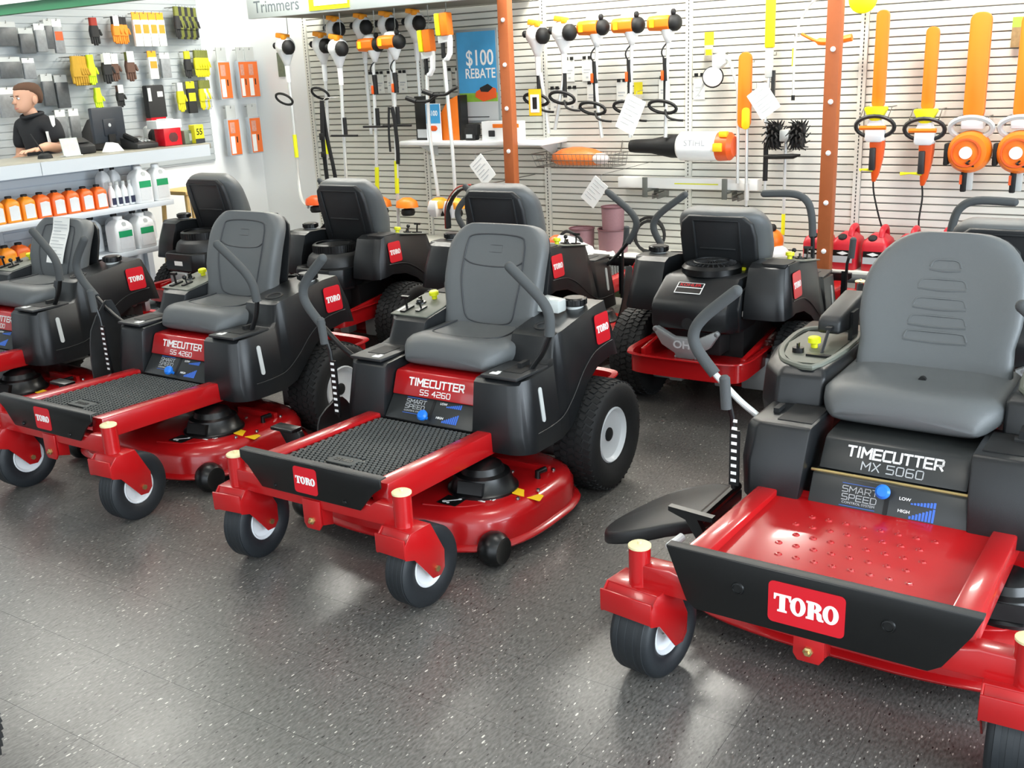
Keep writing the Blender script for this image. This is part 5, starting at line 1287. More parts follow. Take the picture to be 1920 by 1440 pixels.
MESH = mat('bin_mauve', '8f6a70', .6, var=.1, vscale=60); MESHR = mat('bin_rim', '5f3a3f', .5)
def bin_(label, x, y, z, r, h):
    t = thing('round_bin', label, 'bin', (x, y, z), 0, 'mauve round bins')
    MB().lathe([(r * .93, 0), (r, h), (r * .97, h), (r * .90, .006), (.001, .006)], 26).build('bin_wall', MESH, t)
    MB().lathe([(r * .98, h - .006), (r * 1.05, h), (r * 1.03, h + .008), (r * .96, h + .004)], 26, None, True).build('rim', MESHR, t)
bin_('mauve round bin stacked on top of the other bins', -3.72, 7.14, .46, .09, .17)
bin_('grey mauve round bin at the left below the stacked one', -4.0, 7.14, .28, .10, .17)
bin_('mauve round bin carrying the stacked one', -3.72, 7.14, .28, .12, .178)
t = thing('cable_coil', 'black coiled hose hanging beside the mauve bins', 'hose', (-3.44, 7.2, .28))
oring((0, 0, .14), .13, .13, .012, (R(85), 0, 0)).build('coil', BLACKM, t); oring((.02, -.03, .13), .12, .12, .012, (R(80), .1, 0)).build('coil', BLACKM, t)
# white handheld blower and pole in front of the shelf, on a green bench
BENCH = mat('bench_green', '5e7a58', .5)
t = thing('steel_bench', 'low green perforated steel bench in front of the slatted wall', 'bench', (-3.35, 6.42, 0))
MB().bx(-.60, .60, -.17, .17, .30, .34).build('bench_top', BENCH, t, bevel=.006); MB().bx(-.60, .60, -.175, -.165, .14, .30).build('apron', BENCH, t)
for a in (-.55, .55):
    for b in (-.14, .14): MB().bx(a - .02, a + .02, b - .02, b + .02, 0, .30).build('leg', BENCH, t)
for k in range(6): part('bhole', 'apron_hole', BLACKM, t, lambda: MB().cyl((0, -.1755, .22), .012, .002, 'y', 12), Matrix.Translation((-.5 + k * .2, 0, 0)))
t = thing('leaf_blower', 'white and orange handheld blower lying on the green bench', 'blower', (-3.62, 6.42, .34))
MB().tube(smooth_path([(-.16, 0, .11), (-.05, 0, .10), (.08, 0, .055), (.2, 0, .045), (.27, 0, .05)], 5), [.075] * 6 + [.06] * 5 + [.04] * 5 + [.034] * 4 + [.04], 14).build('barrel', WHITE, t); MB().ball((-.19, 0, .10), (.07, .075, .08), 14, 10).build('motor_housing', ORANGED, t); MB().tube(smooth_path([(-.16, 0, .17), (-.10, 0, .21), (.0, 0, .17), (.03, 0, .10)], 5), .012, 8).build('handle', BLACKM, t)
t = thing('extension_pole', 'white and yellow extension pole lying on the green bench', 'pole', (-3.40, 6.34, .355)); MB().tube([(-.15, 0, 0), (.18, 0, .008)], .013, 8).build('pole', WHITE, t); MB().tube([(.18, 0, .008), (.52, 0, .016)], .0145, 8).build('yellow_sleeve', DECALY, t)
t = thing('control_box', 'black switch box on an orange bar at the end of the green bench', 'box', (-3.02, 6.46, .34)); MB().bx(-.10, .10, -.03, .03, 0, .035).build('bar', ORANGED, t, bevel=.004); MB().bx(-.05, .06, -.035, .03, .035, .085).build('switch_housing', BLACKM, t, bevel=.006)
for a in (-.03, .04): MB().cyl((a, -.036, .06), .010, .004, 'y', 10).build('switch_button', DECALW, bpy.data.objects[t.name])
t = thing('leaf_blower', 'orange and white blower standing on the base shelf beside the fourth mower seat', 'blower', (-2.43, 7.12, .28))
MB().ball((0, 0, .15), (.075, .07, .09), 14, 10).build('motor_housing', ORANGE, t); MB().ball((.05, -.03, .07), (.08, .06, .06), 14, 8).bx(-.06, .10, -.07, .05, 0, .04).build('base_housing', WHITE, t, bevel=0); MB().ball((.0, -.02, .25), (.03, .03, .03), 10, 6).build('cap', BLACKM, t)
# ---------------------------------------------------------------- service counter and side wall
CTR = mat('counter_laminate', 'c6cdd2', .4); CTRT = mat('counter_top', '8f8c80', .35, var=.1, vscale=20); SHELFW = mat('shelf_white', 'd2d9df', .45); SHELFG = mat('shelf_back_grey', 'c4cbd4', .5)
t = thing('service_counter', 'long white service counter with slatted back and product shelves below', 'counter', (-6.33, 0, 0))
MB().prism([(0, 2.5), (0, 5.52), (-.11, 5.57), (-.62, 5.48), (-.62, 2.5)], 'z', 1.208, 1.247).build('counter_top', CTRT, t, bevel=.004)
MB().bx(-.02, 0.005, 2.5, 4.07, 1.155, 1.240).build('fascia_board', CTR, t); MB().bx(-.02, 0.005, 4.075, 5.5, 1.155, 1.240).build('fascia_board', CTR, t)
MB().bx(-.50, -.44, 2.5, 5.13, 0, 1.208).build('back_panel', SHELFG, t)
for k in range(9):
    z = 1.112 - k * .057 if k < 4 else .82 - (k - 4) * .057
    for y0, y1 in ((2.5, 3.94), (3.98, 5.08)): MB().bx(-.44, -.427, y0, y1, z - .052, z - .003).build('slat', SHELFW, t)
MB().bx(-.44, -.42, 3.945, 3.975, .2, 1.15).build('slotted_upright', SHELFW, t)
for z, n in ((.875, 'shelf'), (.556, 'shelf'), (.18, 'shelf')): MB().bx(-.44, 0, 2.5, 5.10, z - .038, z).build(n, SHELFW, t, bevel=.003)
MB().bx(-.46, -.40, 5.10, 5.15, 0, 1.208).build('end_post', SHELFG, t); MB().bx(-.44, .0, 2.5, 5.10, 0, .10).build('plinth', SHELFW, t)

def thingL(*a, **k):
    o = thing(*a, **k); o.scale = (1.1, 1.1, 1.1); return o  # counter and side wall group scaled about the camera, with positions baked in

JUGO = mat('oil_orange', 'ee6a22', .4); JUGA = mat('oil_amber', 'f4921e', .4); LBL = mat('jug_label', 'd9dcde', .5, var=.06, vscale=60)
def jug(label, y, z, x=-6.42, w=.092, d=.09, h=.15, m=JUGO, cap=BLACKM, lab=LBL, group='orange oil jugs', name='oil_jug', green=False):
    t = thingL(name, label, 'jug', (x, y, z), 0, group)
    key = (w, d, h)
    part(('jug',) + key, 'jug_body', m, t, lambda: MB().loft([[(px * s, py * s2, zz) for px, py in rrect(d, w, .018)] for zz, s, s2 in ((0, .96, .96), (.006, 1, 1), (h * .66, 1, 1), (h * .76, .95, .93), (h * .86, .75, .62), (h * .91, .40, .34), (h * .93, .38, .32))]), ang=60)
    part(('jugc',) + key, 'cap', cap, t, lambda: MB().lathe([(w * .2, h * .92), (w * .21, h * .925), (w * .21, h), (w * .18, h * 1.01), (.001, h * 1.01)], 14))
    part(('jugl',) + key, 'label', lab, t, lambda: MB().prism([(-w * .34, h * .08), (w * .34, h * .08), (w * .34, h * .60), (w * .1, h * .66), (-w * .34, h * .62)], 'x', d / 2 - .001, d / 2 + .0015))
    if green:
        g = part(('jugg',) + key, 'green_band', mat('label_green', '1f9a62', .4), t, lambda: MB().bx(d / 2, d / 2 + .0025, -w * .36, w * .36, h * .42, h * .60))
        part(('jugt',) + key, 'moulded_grip', GREYP, t, lambda: MB().cyl((d / 2 - .012, 0, h * .78), h * .07, .02, 'x', 14))
    return t
ORD = ['first', 'second', 'third', 'fourth', 'fifth', 'sixth', 'seventh', 'eighth', 'ninth']
for k in range(9):
    jug('orange oil jug with pale label on the upper shelf, %s from the right' % ORD[8 - k], 3.641 + k * .1105, .877, m=JUGO if k > 3 else JUGA)
for k in range(4):
    t = thingL('spray_bottle', 'slim white bottle with dark label, %s from the left beside the orange jugs' % ORD[k], 'bottle', (-6.402, 4.626 + k * 0.053, 0.877), 0, 'slim white bottles')
    part('slim', 'bottle_body', WHITE, t, lambda: MB().lathe([(.02, 0), (.022, .004), (.022, .09), (.019, .105), (.010, .125), (.010, .135)], 16)); part('slimc', 'cap', GREYP, t, lambda: MB().lathe([(.012, .133), (.012, .155), (.001, .156)], 12)); part('sliml', 'label', mat('label_navy', '2a2e48', .5), t, lambda: MB().bx(.018, .0235, -.014, .014, .012, .055))
for k, y in enumerate((4.873, 5.027)):
    jug('white jug with green label on the upper counter shelf, %s one' % ('left', 'right')[k], y, .877, -6.40, .125, .11, .235, WHITE, WHITE, LBL, 'white jugs with green labels', 'white_jug', True)
for k, y in enumerate((4.70, 4.79)):
    jug('plain white jug standing behind the slim bottles, %s one' % ('left', 'right')[k], y, .877, -6.58, .07, .09, .235, WHITE, BLACKM, LBL, 'white jugs at the back of the shelf', 'white_jug')
for k, y in enumerate((4.642, 4.829)):
    jug('white jug with green label on the lower counter shelf, %s one' % ('left', 'right')[k], y, .558, -6.40, .14, .12, .225, WHITE, WHITE, LBL, 'white jugs with green labels', 'white_jug', True)
for k, y in enumerate((4.543, 4.741, 4.906, 5.02)):
    jug('plain white jug on the lower counter shelf, %s from the left' % ORD[k], y, .558, -6.58, .10, .10, .225, WHITE, BLACKM, LBL, 'white jugs at the back of the shelf', 'white_jug')
for k in range(5):
    jug('large orange jug on the lower counter shelf, %s from the left' % ORD[k], 3.542 + k * .118, .558, -6.43 - .03 * (k % 2), .10, .10, .16, JUGO if k % 2 else JUGA, BLACKM, mat('label_flame', 'f0a030', .5, var=.3, vscale=40), 'orange jugs on the lower shelf')
jug('red jug on the lower counter shelf behind the papered seat', 4.18, .558, -6.51, .13, .12, .20, GASR, BLACKM, DECALR, 'red jugs', 'oil_jug')

# wooden stool beside the counter
t = thingL('wooden_stool', 'pale wooden stool at the end of the counter', 'stool', (-6.93, 5.742, 0)); t.scale = (1.1, 1.1, .92)
MB().bx(-.16, .16, -.16, .16, .90, .935).build('seat', WOODY, t, bevel=.008)
for a in (-1, 1):
    for b in (-1, 1): MB().tube([(a * .13, b * .13, .90), (a * .17, b * .17, 0)], .017, 8).build('leg', WOODY, t)
    MB().tube([(a * .15, -.15, .45), (a * .15, .15, .45)], .011, 8).build('stretcher', WOODY, t)

# things on the counter
SCRB = mat('monitor_navy', '2a3038', .5)
t = thingL('monitor', 'dark flat monitor seen from behind on the counter', 'monitor', (-6.732, 4.917, 1.249), R(8))
MB().bx(-.012, .018, -.135, .145, .045, .275).build('screen_housing', SCRB, t, bevel=.008); MB().bx(.016, .024, -.05, .06, .09, .20).build('rear_cover', mat('monitor_back', '222830', .5), t, bevel=.004); MB().bx(-.01, .03, -.025, .035, .01, .10).build('stand', BLACKM, t); MB().bx(-.07, .07, -.08, .09, 0, .012).build('base', BLACKM, t, bevel=.004); MB().cyl((.025, .0, .16), .012, .003, 'x', 12).build('maker_emblem', DECALG, t)
t = thingL('office_chair', 'black rounded chair back beside the monitor', 'chair', (-7.42, 5.36, 0)); t.scale = (1.1, 1.1, .985); MB().tube([(0, 0, .05), (0, 0, .55)], .03, 10).build('column', BLACK, t); MB().lathe([(.22, .02), (.22, .05), (.03, .08), (.001, .08)], 5).build('base', BLACK, t); MB().bx(-.2, .2, -.2, .2, .55, .62).build('seat', BLACKM, t, bevel=.03); MB().loft([[(.02 + .03 * math.cos(a), w * math.sin(a) * 1.0, z) for a in [2 * PI * j / 16 for j in range(16)]] for z, w in ((.95, .16), (1.15, .19), (1.38, .18), (1.47, .12), (1.50, .03))]).build('backrest', BLACKM, t); MB().bx(.0, .03, -.03, .03, .55, 1.0).build('back_bar', BLACK, t)
t = thingL('desk_phone', 'dark grey desk phone on the counter', 'phone', (-6.578, 5.06, 1.249), R(0)); MB().prism([(-.09, 0), (.09, 0), (.09, .03), (-.09, .075)], 'y', -.085, .085).build('phone_base', PLASTIC2, t, bevel=.006); MB().tube([(-.06, -.06, .085), (.05, -.06, .05)], .020, 8).build('handset', BLACKM, t)
for a in range(3):
    for b in range(3): part('pkey', 'key', GREYP, t, lambda: MB().box((0, 0, 0), (.018, .016, .006), (0, .24, 0)), Matrix.Translation((-.02 + a * .03, -.01 + b * .028, .062 - a * .0075)))
t = thingL('red_box', 'red carton with picture on the counter', 'box', (-6.512, 5.28, 1.249)); MB().bx(-.05, .05, -.075, .07, 0, .115).build('carton', DECALR, t, bevel=.003); MB().ball((.051, 0, .055), (.002, .04, .035), 10, 6).build('picture', mat('carton_print', '5a2a2a', .5, var=.5, vscale=40), t)
t = thingL('white_box', 'white carton lying tilted on the red carton', 'box', (-6.534, 5.269, 1.376), R(-6)); MB().bx(-.06, .06, -.095, .10, 0, .055).build('carton', PAPER, t, bevel=.003); MB().bx(-.05, .06, -.02, .04, .055, .062).build('carton_flap', PAPER, t)
t = thingL('green_box', 'grey green tool carton on the counter right of the red carton', 'box', (-6.512, 5.451, 1.249)); MB().bx(-.05, .05, -.06, .085, 0, .09).build('carton', mat('carton_green', '6f7a66', .5, var=.2, vscale=30), t, bevel=.003); MB().bx(.05, .052, -.02, .07, .02, .07).build('picture', GREYP, t)
t = thingL('hand_tool', 'black and grey cordless tool with round front on the counter end', 'tool', (-6.754, 5.522 - 0.176, 1.249)); MB().lathe([(.05, -.03), (.055, 0), (.05, .03), (.02, .035), (.001, .035)], 20, Matrix.Translation((.0, .0, .056)) @ Matrix.Rotation(PI / 2, 4, 'Y')).build('wheel', BLACKM, t); MB().prism([(-.06, .04), (.08, .03), (.10, .09), (.02, .15), (-.06, .12)], 'x', -.05, .0).build('tool_body', GREYP, t, bevel=.012)
t = thingL('yellow_box', 'yellow and black carton at the end of the counter', 'box', (-6.446, 5.5 - 0, 1.249)); MB().bx(-.03, .03, -.045, .035, 0, .125).build('carton', mat('carton_yellow', 'dcd420', .5), t, bevel=.003); lettering('55', DECALK, t, frame((.0305, -.005, .075), (0, 1, 0), (0, 0, 1)), .06, .015, .9); MB().bx(.03, .032, -.045, .035, .0, .03).build('dark_band', SCRB, t)
t = thingL('card_stand', 'small clear card stand with a white card on the counter', 'stand', (-6.49, 4.422, 1.249)); MB().box((0, 0, .055), (.006, .12, .11), (0, -.2, 0)).build('card', mat('card_grey', 'b9c2b8', .4, var=.2, vscale=40), t); MB().bx(-.03, .03, -.06, .06, 0, .006).build('stand_foot', GREYP, t)
t = thingL('note_pad', 'crumpled white papers on the counter by the monitor', 'paper', (-6.49, 4.763, 1.249)); MB().prism([(-.06, 0), (.06, 0), (.02, .05), (-.02, .06)], 'x', -.04, .03).build('paper', PAPER, t)
t = thingL('pen_holder', 'black pen pot with an angled pen on the counter near the man', 'pen pot', (-6.545, 4.257, 1.249)); MB().lathe([(.045, 0), (.04, .02), (.02, .03), (.001, .03)], 14).build('pot', BLACKM, t); MB().tube([(0, 0, .02), (-.02, -.06, .15)], .004, 6).build('pen', BLACKM, t)
t = thingL('dark_equipment', 'dark card terminal on the counter between the stand and the monitor', 'terminal', (-6.622, 4.598, 1.249)); MB().prism([(-.07, 0), (.07, 0), (.07, .05), (-.05, .10)], 'y', -.06, .06).build('terminal_body', BLACKM, t, bevel=.008); MB().box((.01, 0, .083), (.07, .08, .004), (0, .38, 0)).build('terminal_screen', PLASTIC2, t)

# glove and accessory display panel on the side wall
wl = bpy.data.objects['wall_left']
PANB = mat('display_panel_grey', 'aeb4b6', .6)
dp = MB().bx(-7.75, -7.73, 3.9, 6.77, .98, 2.55).build('display_panel', PANB, wl)
for k in range(26): part('pslat', 'slat', PANB, dp, lambda: MB().bx(-7.732, -7.724, 3.9, 6.77, -.0245, .0245), Matrix.Translation((0, 0, 1.02 + k * .057)))
XW = -7.62
def wall_hook(T, z=0.0, depth=.12):
    MB().tube([(.01, 0, z + .015), (.01, 0, z), (-depth + .035, 0, z)], .003, 5).build('hanging_hook', WIRE, T)
def glove(label, y, z, h, m, cuff, band=None, fat=1.0, x=XW, group='work gloves on the side wall'):
    t = thingL('work_glove', label, 'gloves', (x, y, z), 0, group)
    w = h * .40 * fat
    part(('glc', h, fat), 'cuff', cuff, t, lambda: MB().loft([[(px, py, zz) for px, py in rrect(.03 * s, w * .8 * s2, .012)] for zz, s, s2 in ((0, 1, .95), (-h * .3, 1, 1))]))
    part(('glp', h, fat), 'palm', m, t, lambda: MB().loft([[(px, py, zz) for px, py in rrect(.034 * s, w * s2, .014)] for zz, s, s2 in ((-h * .28, 1, .82), (-h * .45, 1.1, 1), (-h * .68, 1, .95))]))
    for k in range(4):
        yy = -w * .36 + k * w * .24
        part(('glf', h, fat, k), 'finger', m, t, lambda: MB().tube([(0, yy, -h * .64), (.004, yy * 1.04, -h * (.9 + .06 * (k in (1, 2)))), (.004, yy * 1.04, -h * (.92 + .06 * (k in (1, 2))))], [w * .125, w * .115, w * .06], 8))
    part(('glt', h, fat), 'thumb', m, t, lambda: MB().tube([(.012, w * .42, -h * .42), (.016, w * .60, -h * .62), (.016, w * .6, -h * .64)], [w * .13, w * .12, w * .06], 8))
    if band: part(('glb', h, fat), 'hang_card', band, t, lambda: MB().bx(.018, .022, -w * .35, w * .35, -h * .34, h * .02))
    wall_hook(t, -.004, (x + 7.75) / 1.1)
    return t
def pack(label, y, z, w, h, front, top=None, accent=None, x=XW, group='hanging packs on the side wall', name='hanging_pack', thick=.025):
    t = thingL(name, label, 'pack', (x, y, z), 0, group)
    part(('pkb', w, h, thick), 'pack_body', front, t, lambda: MB().bx(-thick / 2, thick / 2, -w / 2, w / 2, -h, -h * .22), bevel=.004)
    part(('pkh', w, h), 'header_card', top or PAPER, t, lambda: MB().bx(-.003, .003, -w / 2, w / 2, -h * .24, 0))
    if accent: part(('pka', w, h, thick), 'pack_label', accent, t, lambda: MB().bx(thick / 2, thick / 2 + .002, -w * .40, w * .40, -h * .62, -h * .36))
    wall_hook(t, -.008, (x + 7.75) / 1.1)
    return t
CH = mat('charcoal_fabric', '2a2a2a', .85); TAN = mat('tan_leather', 'c0962c', .8, var=.12, vscale=60); NEON = mat('neon_yellow', 'cde81e', .6); OLIVE = mat('olive_fabric', '6f7434', .85, var=.3, vscale=60); YEL = mat('glove_yellow', 'd8cf1e', .7); BRN = mat('brown_fabric', '5e4438', .8); REDF = mat('red_fabric', '9a3226', .8); ORF = mat('orange_fabric', 'e88a2a', .8); GREYF = mat('grey_plastic_pack', '8b8e90', .35, var=.4, vscale=30); DARKP = mat('dark_blister', '55585a', .35, var=.5, vscale=30)
glove('black and red work gloves at the upper left of the glove display', 5.583, 2.234, .20, CH, REDF)
for k in range(3): glove('orange work gloves with black fingers, %s of three in the top row' % ('left', 'middle', 'right')[k], 5.759 + k * 0.072, 2.244, .20, ORF, CH, PAPER if k == 0 else None, .85, XW + .04 * (1 - k))
for k in range(4): pack('orange and white glove card in the top row, %s from the left' % ORD[k], 6.006 + k * 0.083, 2.283, .068, .25, PAPER, AMBER, ORF)
for k in range(7): glove('olive and black work gloves in the top right row, %s from the left' % ORD[k], 6.397 + k * 0.05, 2.333, .25, OLIVE if k % 2 else CH, CH if k % 2 else OLIVE, None, .55, XW + .05 - .02 * k)
for k in range(6): glove('tan leather work gloves, %s in the bunch below the top row' % ORD[k], 5.285 + k * 0.042, 1.937, .21, TAN, TAN, None, .95, XW + .10 - k * .03, 'tan leather gloves')
glove('neon yellow work gloves hanging beside the tan bunch', 5.5, 1.948, .22, NEON, NEON, None, .8)
glove('black and brown gloves with white header beside the neon pair', 5.649, 1.953, .22, CH, PAPER, PAPER)
glove('brown gloves with white card in the middle row', 5.72, 1.948, .20, BRN, CH, PAPER)
glove('brown and olive gloves with pale cuff in the middle row', 5.88, 1.964, .22, BRN, OLIVE, PAPER)
pack('orange card pack in the middle row', 6.116, 1.97, .08, .21, PAPER, AMBER, ORF); pack('grey card pack beside the orange card in the middle row', 6.248, 1.953, .09, .19, GREYF, PAPER)
glove('black and yellow gloves at the left of the middle right bunch', 6.496, 1.964, .215, CH, YEL, None, .8)
for k in range(5): glove('yellow work gloves with dark cuff in the middle right bunch, %s from the left' % ORD[k], 6.562 + k * 0.046, 1.97, .215, YEL, OLIVE, None, .55, XW + .04 - k * .02)
glove('neon yellow gloves in the lower row above the monitor', 5.522, 1.689, .155, NEON, NEON, None, 1.1)
glove('small black gloves with white card in the lower row', 5.737, 1.7, .165, CH, BRN, PAPER)
t = thingL('tool_pouch', 'black pouch with red base hanging above the cartons', 'pouch', (XW, 6.083, 1.689)); MB().bx(-.03, .03, -.085, .085, -.25, 0).build('pouch', CH, t, bevel=.012); MB().bx(-.032, .034, -.08, .06, -.27, -.245).build('red_base', DECALR, t); MB().bx(.03, .033, .01, .06, -.09, -.05).build('white_label', PAPER, t); MB().bx(.03, .033, -.08, -.05, -.12, -.02).build('white_label', GREYP, t); wall_hook(t, -.01, (XW + 7.75) / 1.1)
glove('yellow gloves with pale card at the left of the lower right bunch', 6.369, 1.7, .235, YEL, GREYP, None, .8)
pack('black boxed pack with yellow print in the lower right bunch', 6.49, 1.706, .085, .25, CH, YEL, YEL)
for k in range(4): glove('yellow and grey work gloves in the lower right bunch, %s from the left' % ORD[k], 6.584 + k * 0.044, 1.711, .24, YEL if k % 2 == 0 else GREYP, OLIVE, None, .55, XW + .03 - k * .02)
DL = [(4.818, 2.195, .14, .16, DARKP, 'top row, far left'), (4.972, 2.151, .11, .17, DARKP, 'top row, second'), (5.093, 2.184, .08, .19, GREYF, 'top row, third'), (5.17, 2.217, .06, .2, DARKP, 'top row, fourth'), (5.247, 2.217, .075, .23, GREYF, 'top row with orange sticker'), (4.796, 1.942, .16, .14, DARKP, 'second row, far left'), (4.95, 1.931, .09, .14, GREYF, 'second row, second'), (5.082, 1.81, .09, .22, DARKP, 'third row left of the tan gloves'), (5.203, 1.799, .10, .23, DARKP, 'third row next to the tan gloves'), (4.73, 1.722, .14, .2, GREYF, 'beside the face of the man'), (5.148, 1.535, .08, .22, GREYF, 'low row behind the shoulder of the man'), (5.269, 1.535, .08, .22, GREYF, 'low row left of the monitor')]
for y, z, w, h, m, lab in DL: pack('grey accessory blister pack, ' + lab, y, z, w, h, m, PAPER if m is GREYF else GREYP, ORANGED if 'orange' in lab else None, group='grey accessory packs')

# orange chain packs on the bare side wall
CHP = mat('clear_grey_sleeve', 'b7bfc6', .25)
for k, (y, z, lab) in enumerate(((6.897, 1.871, 'orange-backed boxed pack, upper row left'), (7.128, 1.871, 'orange-backed boxed pack, upper row middle'), (7.244, 1.871, 'orange-backed boxed pack, upper row right'), (6.93, 1.354, 'orange-backed boxed pack, lower row left'), (7.2, 1.354, 'orange-backed boxed pack, lower row right'))):
    t = thingL('hanging_pack', lab + ' on the bare white wall', 'pack', (-7.623, y, z), 0, 'orange packs on the white wall'); w = .10 if k == 1 else .13
    MB().bx(-.028, .02, -w / 2, w / 2, -.31, 0).build('clear_sleeve', CHP, t, bevel=.004); MB().bx(.02, .023, -w * .46, w * .46, -.30, -.01).build('orange_card', mat('pack_orange', 'ef7430', .45), t); MB().bx(.023, .0245, -w * .40, -w * .05, -.29, -.145).build('white_field', PAPER, t); MB().bx(.023, .0245, -w * .35, w * .05, -.12, -.03).build('picture', mat('pack_print', 'd89a86', .5, var=.3, vscale=60), t); MB().bx(.023, .026, w * .1, w * .18, -.20, -.15).build('printed_mark', DECALK, t); MB().bx(-.004, .004, -w * .4, w * .4, 0, .11).build('header', GREYP, t); wall_hook(t, .09, .118)
t = thing('hanging_pack', 'narrow dark card on the white wall right of the orange packs', 'card', (-7.36, 7.394, 1.93)); MB().bx(-.04, .04, -.012, 0, -.22, 0).build('card', mat('card_olive', '6c7662', .5, var=.3, vscale=30), t)

# green header with white sign at the upper left
t = thing('ceiling_sign', 'green hanging header with a white sign panel at the upper left', 'sign', (-6.0, 4.30, 2.185)); MB().bx(-1.05, 1.8, 0, .06, 0, .7).build('green_board', mat('header_green', '1f6b45', .5), t); MB().bx(-1.05, .20, -.02, 0, .062, .7).build('white_panel', WHITE, t)
for a in (-.9, 1.6): MB().tube([(a, .03, .7), (a, .03, .815)], .008, 6).build('hanger_rod', WIRE, t)

# ---------------------------------------------------------------- man behind the counter
SKIN = mat('skin', 'c99a80', .55); SHIRT = mat('black_polo', '17181c', .8); TROU = mat('dark_trousers', '22242a', .85); HAIR = mat('short_brown_hair', '5a4030', .9, bump=.6, bscale=400)
P = thing('person', 'man in a black polo with white flashes standing in profile behind the counter', 'person', (-7.30, 4.70, 0))
def skin_mesh(name, nodes, edges, m, root=0, lev=2):
    bm = bmesh.new(); lay = bm.verts.layers.skin.verify(); vv = []
    for i, (p, r) in enumerate(nodes):
        v = bm.verts.new(p); v[lay].radius = r if isinstance(r, tuple) else (r, r); v[lay].use_root = (i == root); vv.append(v)
    for a, b in edges: bm.edges.new((vv[a], vv[b]))
    me = bpy.data.meshes.new(name); bm.to_mesh(me); bm.free(); me.materials.append(m)
    o = bpy.data.objects.new(name, me); COL.objects.link(o); o.parent = P
    sk = o.modifiers.new('Skin', 'SKIN'); sk.use_smooth_shade = True; sk.branch_smoothing = .5
    o.modifiers.new('Sub', 'SUBSURF').levels = lev; o.modifiers['Sub'].render_levels = lev
    return o
# facing -y; x is across the shoulders
N = [((0, .08, .95), (.15, .10)), ((0, .06, 1.12), (.14, .10)), ((0, .03, 1.32), (.16, .11)), ((0, .02, 1.46), (.13, .08)), ((0, -.0, 1.52), (.055, .055)), ((0, -.035, 1.58), (.055, .06)),
     ((.19, .03, 1.44), .055), ((.22, .04, 1.27), .042), ((.40, -.18, 1.305), .033), ((.42, -.26, 1.295), .029),
     ((-.19, .03, 1.44), .055), ((-.23, .0, 1.20), .042), ((-.12, -.20, 1.16), .034), ((-.10, -.25, 1.16), .030),
     ((.09, .08, .88), .085), ((.10, .07, .50), .06), ((.10, .09, .09), .045), ((.11, -.05, .03), .035), ((-.09, .08, .88), .085), ((-.10, .07, .50), .06), ((-.10, .09, .09), .045), ((-.11, -.05, .03), .035)]
E_ = [(0, 1), (1, 2), (2, 3), (3, 4), (4, 5), (3, 6), (6, 7), (7, 8), (8, 9), (3, 10), (10, 11), (11, 12), (12, 13), (0, 14), (14, 15), (15, 16), (16, 17), (0, 18), (18, 19), (19, 20), (20, 21)]
body = skin_mesh('body', N, E_, SKIN)
def grow(idx, d): return [(N[i][0], tuple(q + d for q in (N[i][1] if isinstance(N[i][1], tuple) else (N[i][1],) * 2))) for i in idx]
skin_mesh('polo_shirt', grow([0, 1, 2, 3], .014) + [((0, .0, 1.50), (.075, .07)), ((.19, .03, 1.44), .072), ((.235, .03, 1.31), .060), ((-.19, .03, 1.44), .072), ((-.225, .005, 1.26), .062)], [(0, 1), (1, 2), (2, 3), (3, 4), (3, 5), (5, 6), (3, 7), (7, 8)], SHIRT)
skin_mesh('trousers', [((0, .08, .97), (.165, .115)), ((0, .08, .90), (.16, .11)), ((.09, .08, .82), .095), ((.10, .07, .50), .075), ((.10, .09, .10), .065), ((-.09, .08, .82), .095), ((-.10, .07, .50), .075), ((-.10, .09, .10), .065)], [(0, 1), (1, 2), (2, 3), (3, 4), (1, 5), (5, 6), (6, 7)], TROU)
def head_mb():
    rings = []
    prof = [(1.535, -.085, -.055, .03), (1.545, -.105, -.03, .045), (1.565, -.118, .0, .056), (1.590, -.116, .03, .064), (1.607, -.118, .055, .068), (1.622, -.116, .075, .070), (1.640, -.114, .088, .073), (1.665, -.112, .095, .076), (1.695, -.104, .094, .076), (1.722, -.085, .08, .066), (1.738, -.055, .055, .045), (1.745, -.02, .02, .015)]
    for z, yf, yb, w in prof:
        yc, d = (yf + yb) / 2, (yb - yf) / 2
        rings.append([(w * (abs(math.cos(a)) ** .9) * (1 if math.cos(a) > 0 else -1), yc + d * math.sin(a), z) for a in [2 * PI * j / 20 for j in range(20)]])
    return MB().loft(rings)
hd = head_mb().build('head', SKIN, body, ang=80)
MB().loft([[(-.004, -.112, 1.645), (.004, -.112, 1.645), (.004, -.10, 1.645), (-.004, -.10, 1.645)], [(-.012, -.139, 1.607), (.012, -.139, 1.607), (.016, -.105, 1.604), (-.016, -.105, 1.604)], [(-.010, -.120, 1.598), (.010, -.120, 1.598), (.01, -.10, 1.598), (-.01, -.10, 1.598)]]).build('nose', SKIN, body, ang=80)
for s in (-1, 1):
    MB().ball((s * .030, -.104, 1.640), (.013, .010, .008), 10, 6).build('eye', WHITE, body); MB().ball((s * .030, -.1125, 1.640), (.005, .003, .005), 8, 6).build('iris', BLACKM, body)
    MB().box((s * .032, -.113, 1.658), (.030, .008, .006)).build('eyebrow', HAIR, body); MB().ball((s * .076, -.005, 1.625), (.010, .020, .032), 10, 8).build('ear', SKIN, body)
MB().tube([(-.024, -.110, 1.570), (0, -.121, 1.568), (.024, -.110, 1.570)], .005, 6).build('lips', mat('lips', 'a86a5c', .5), body)
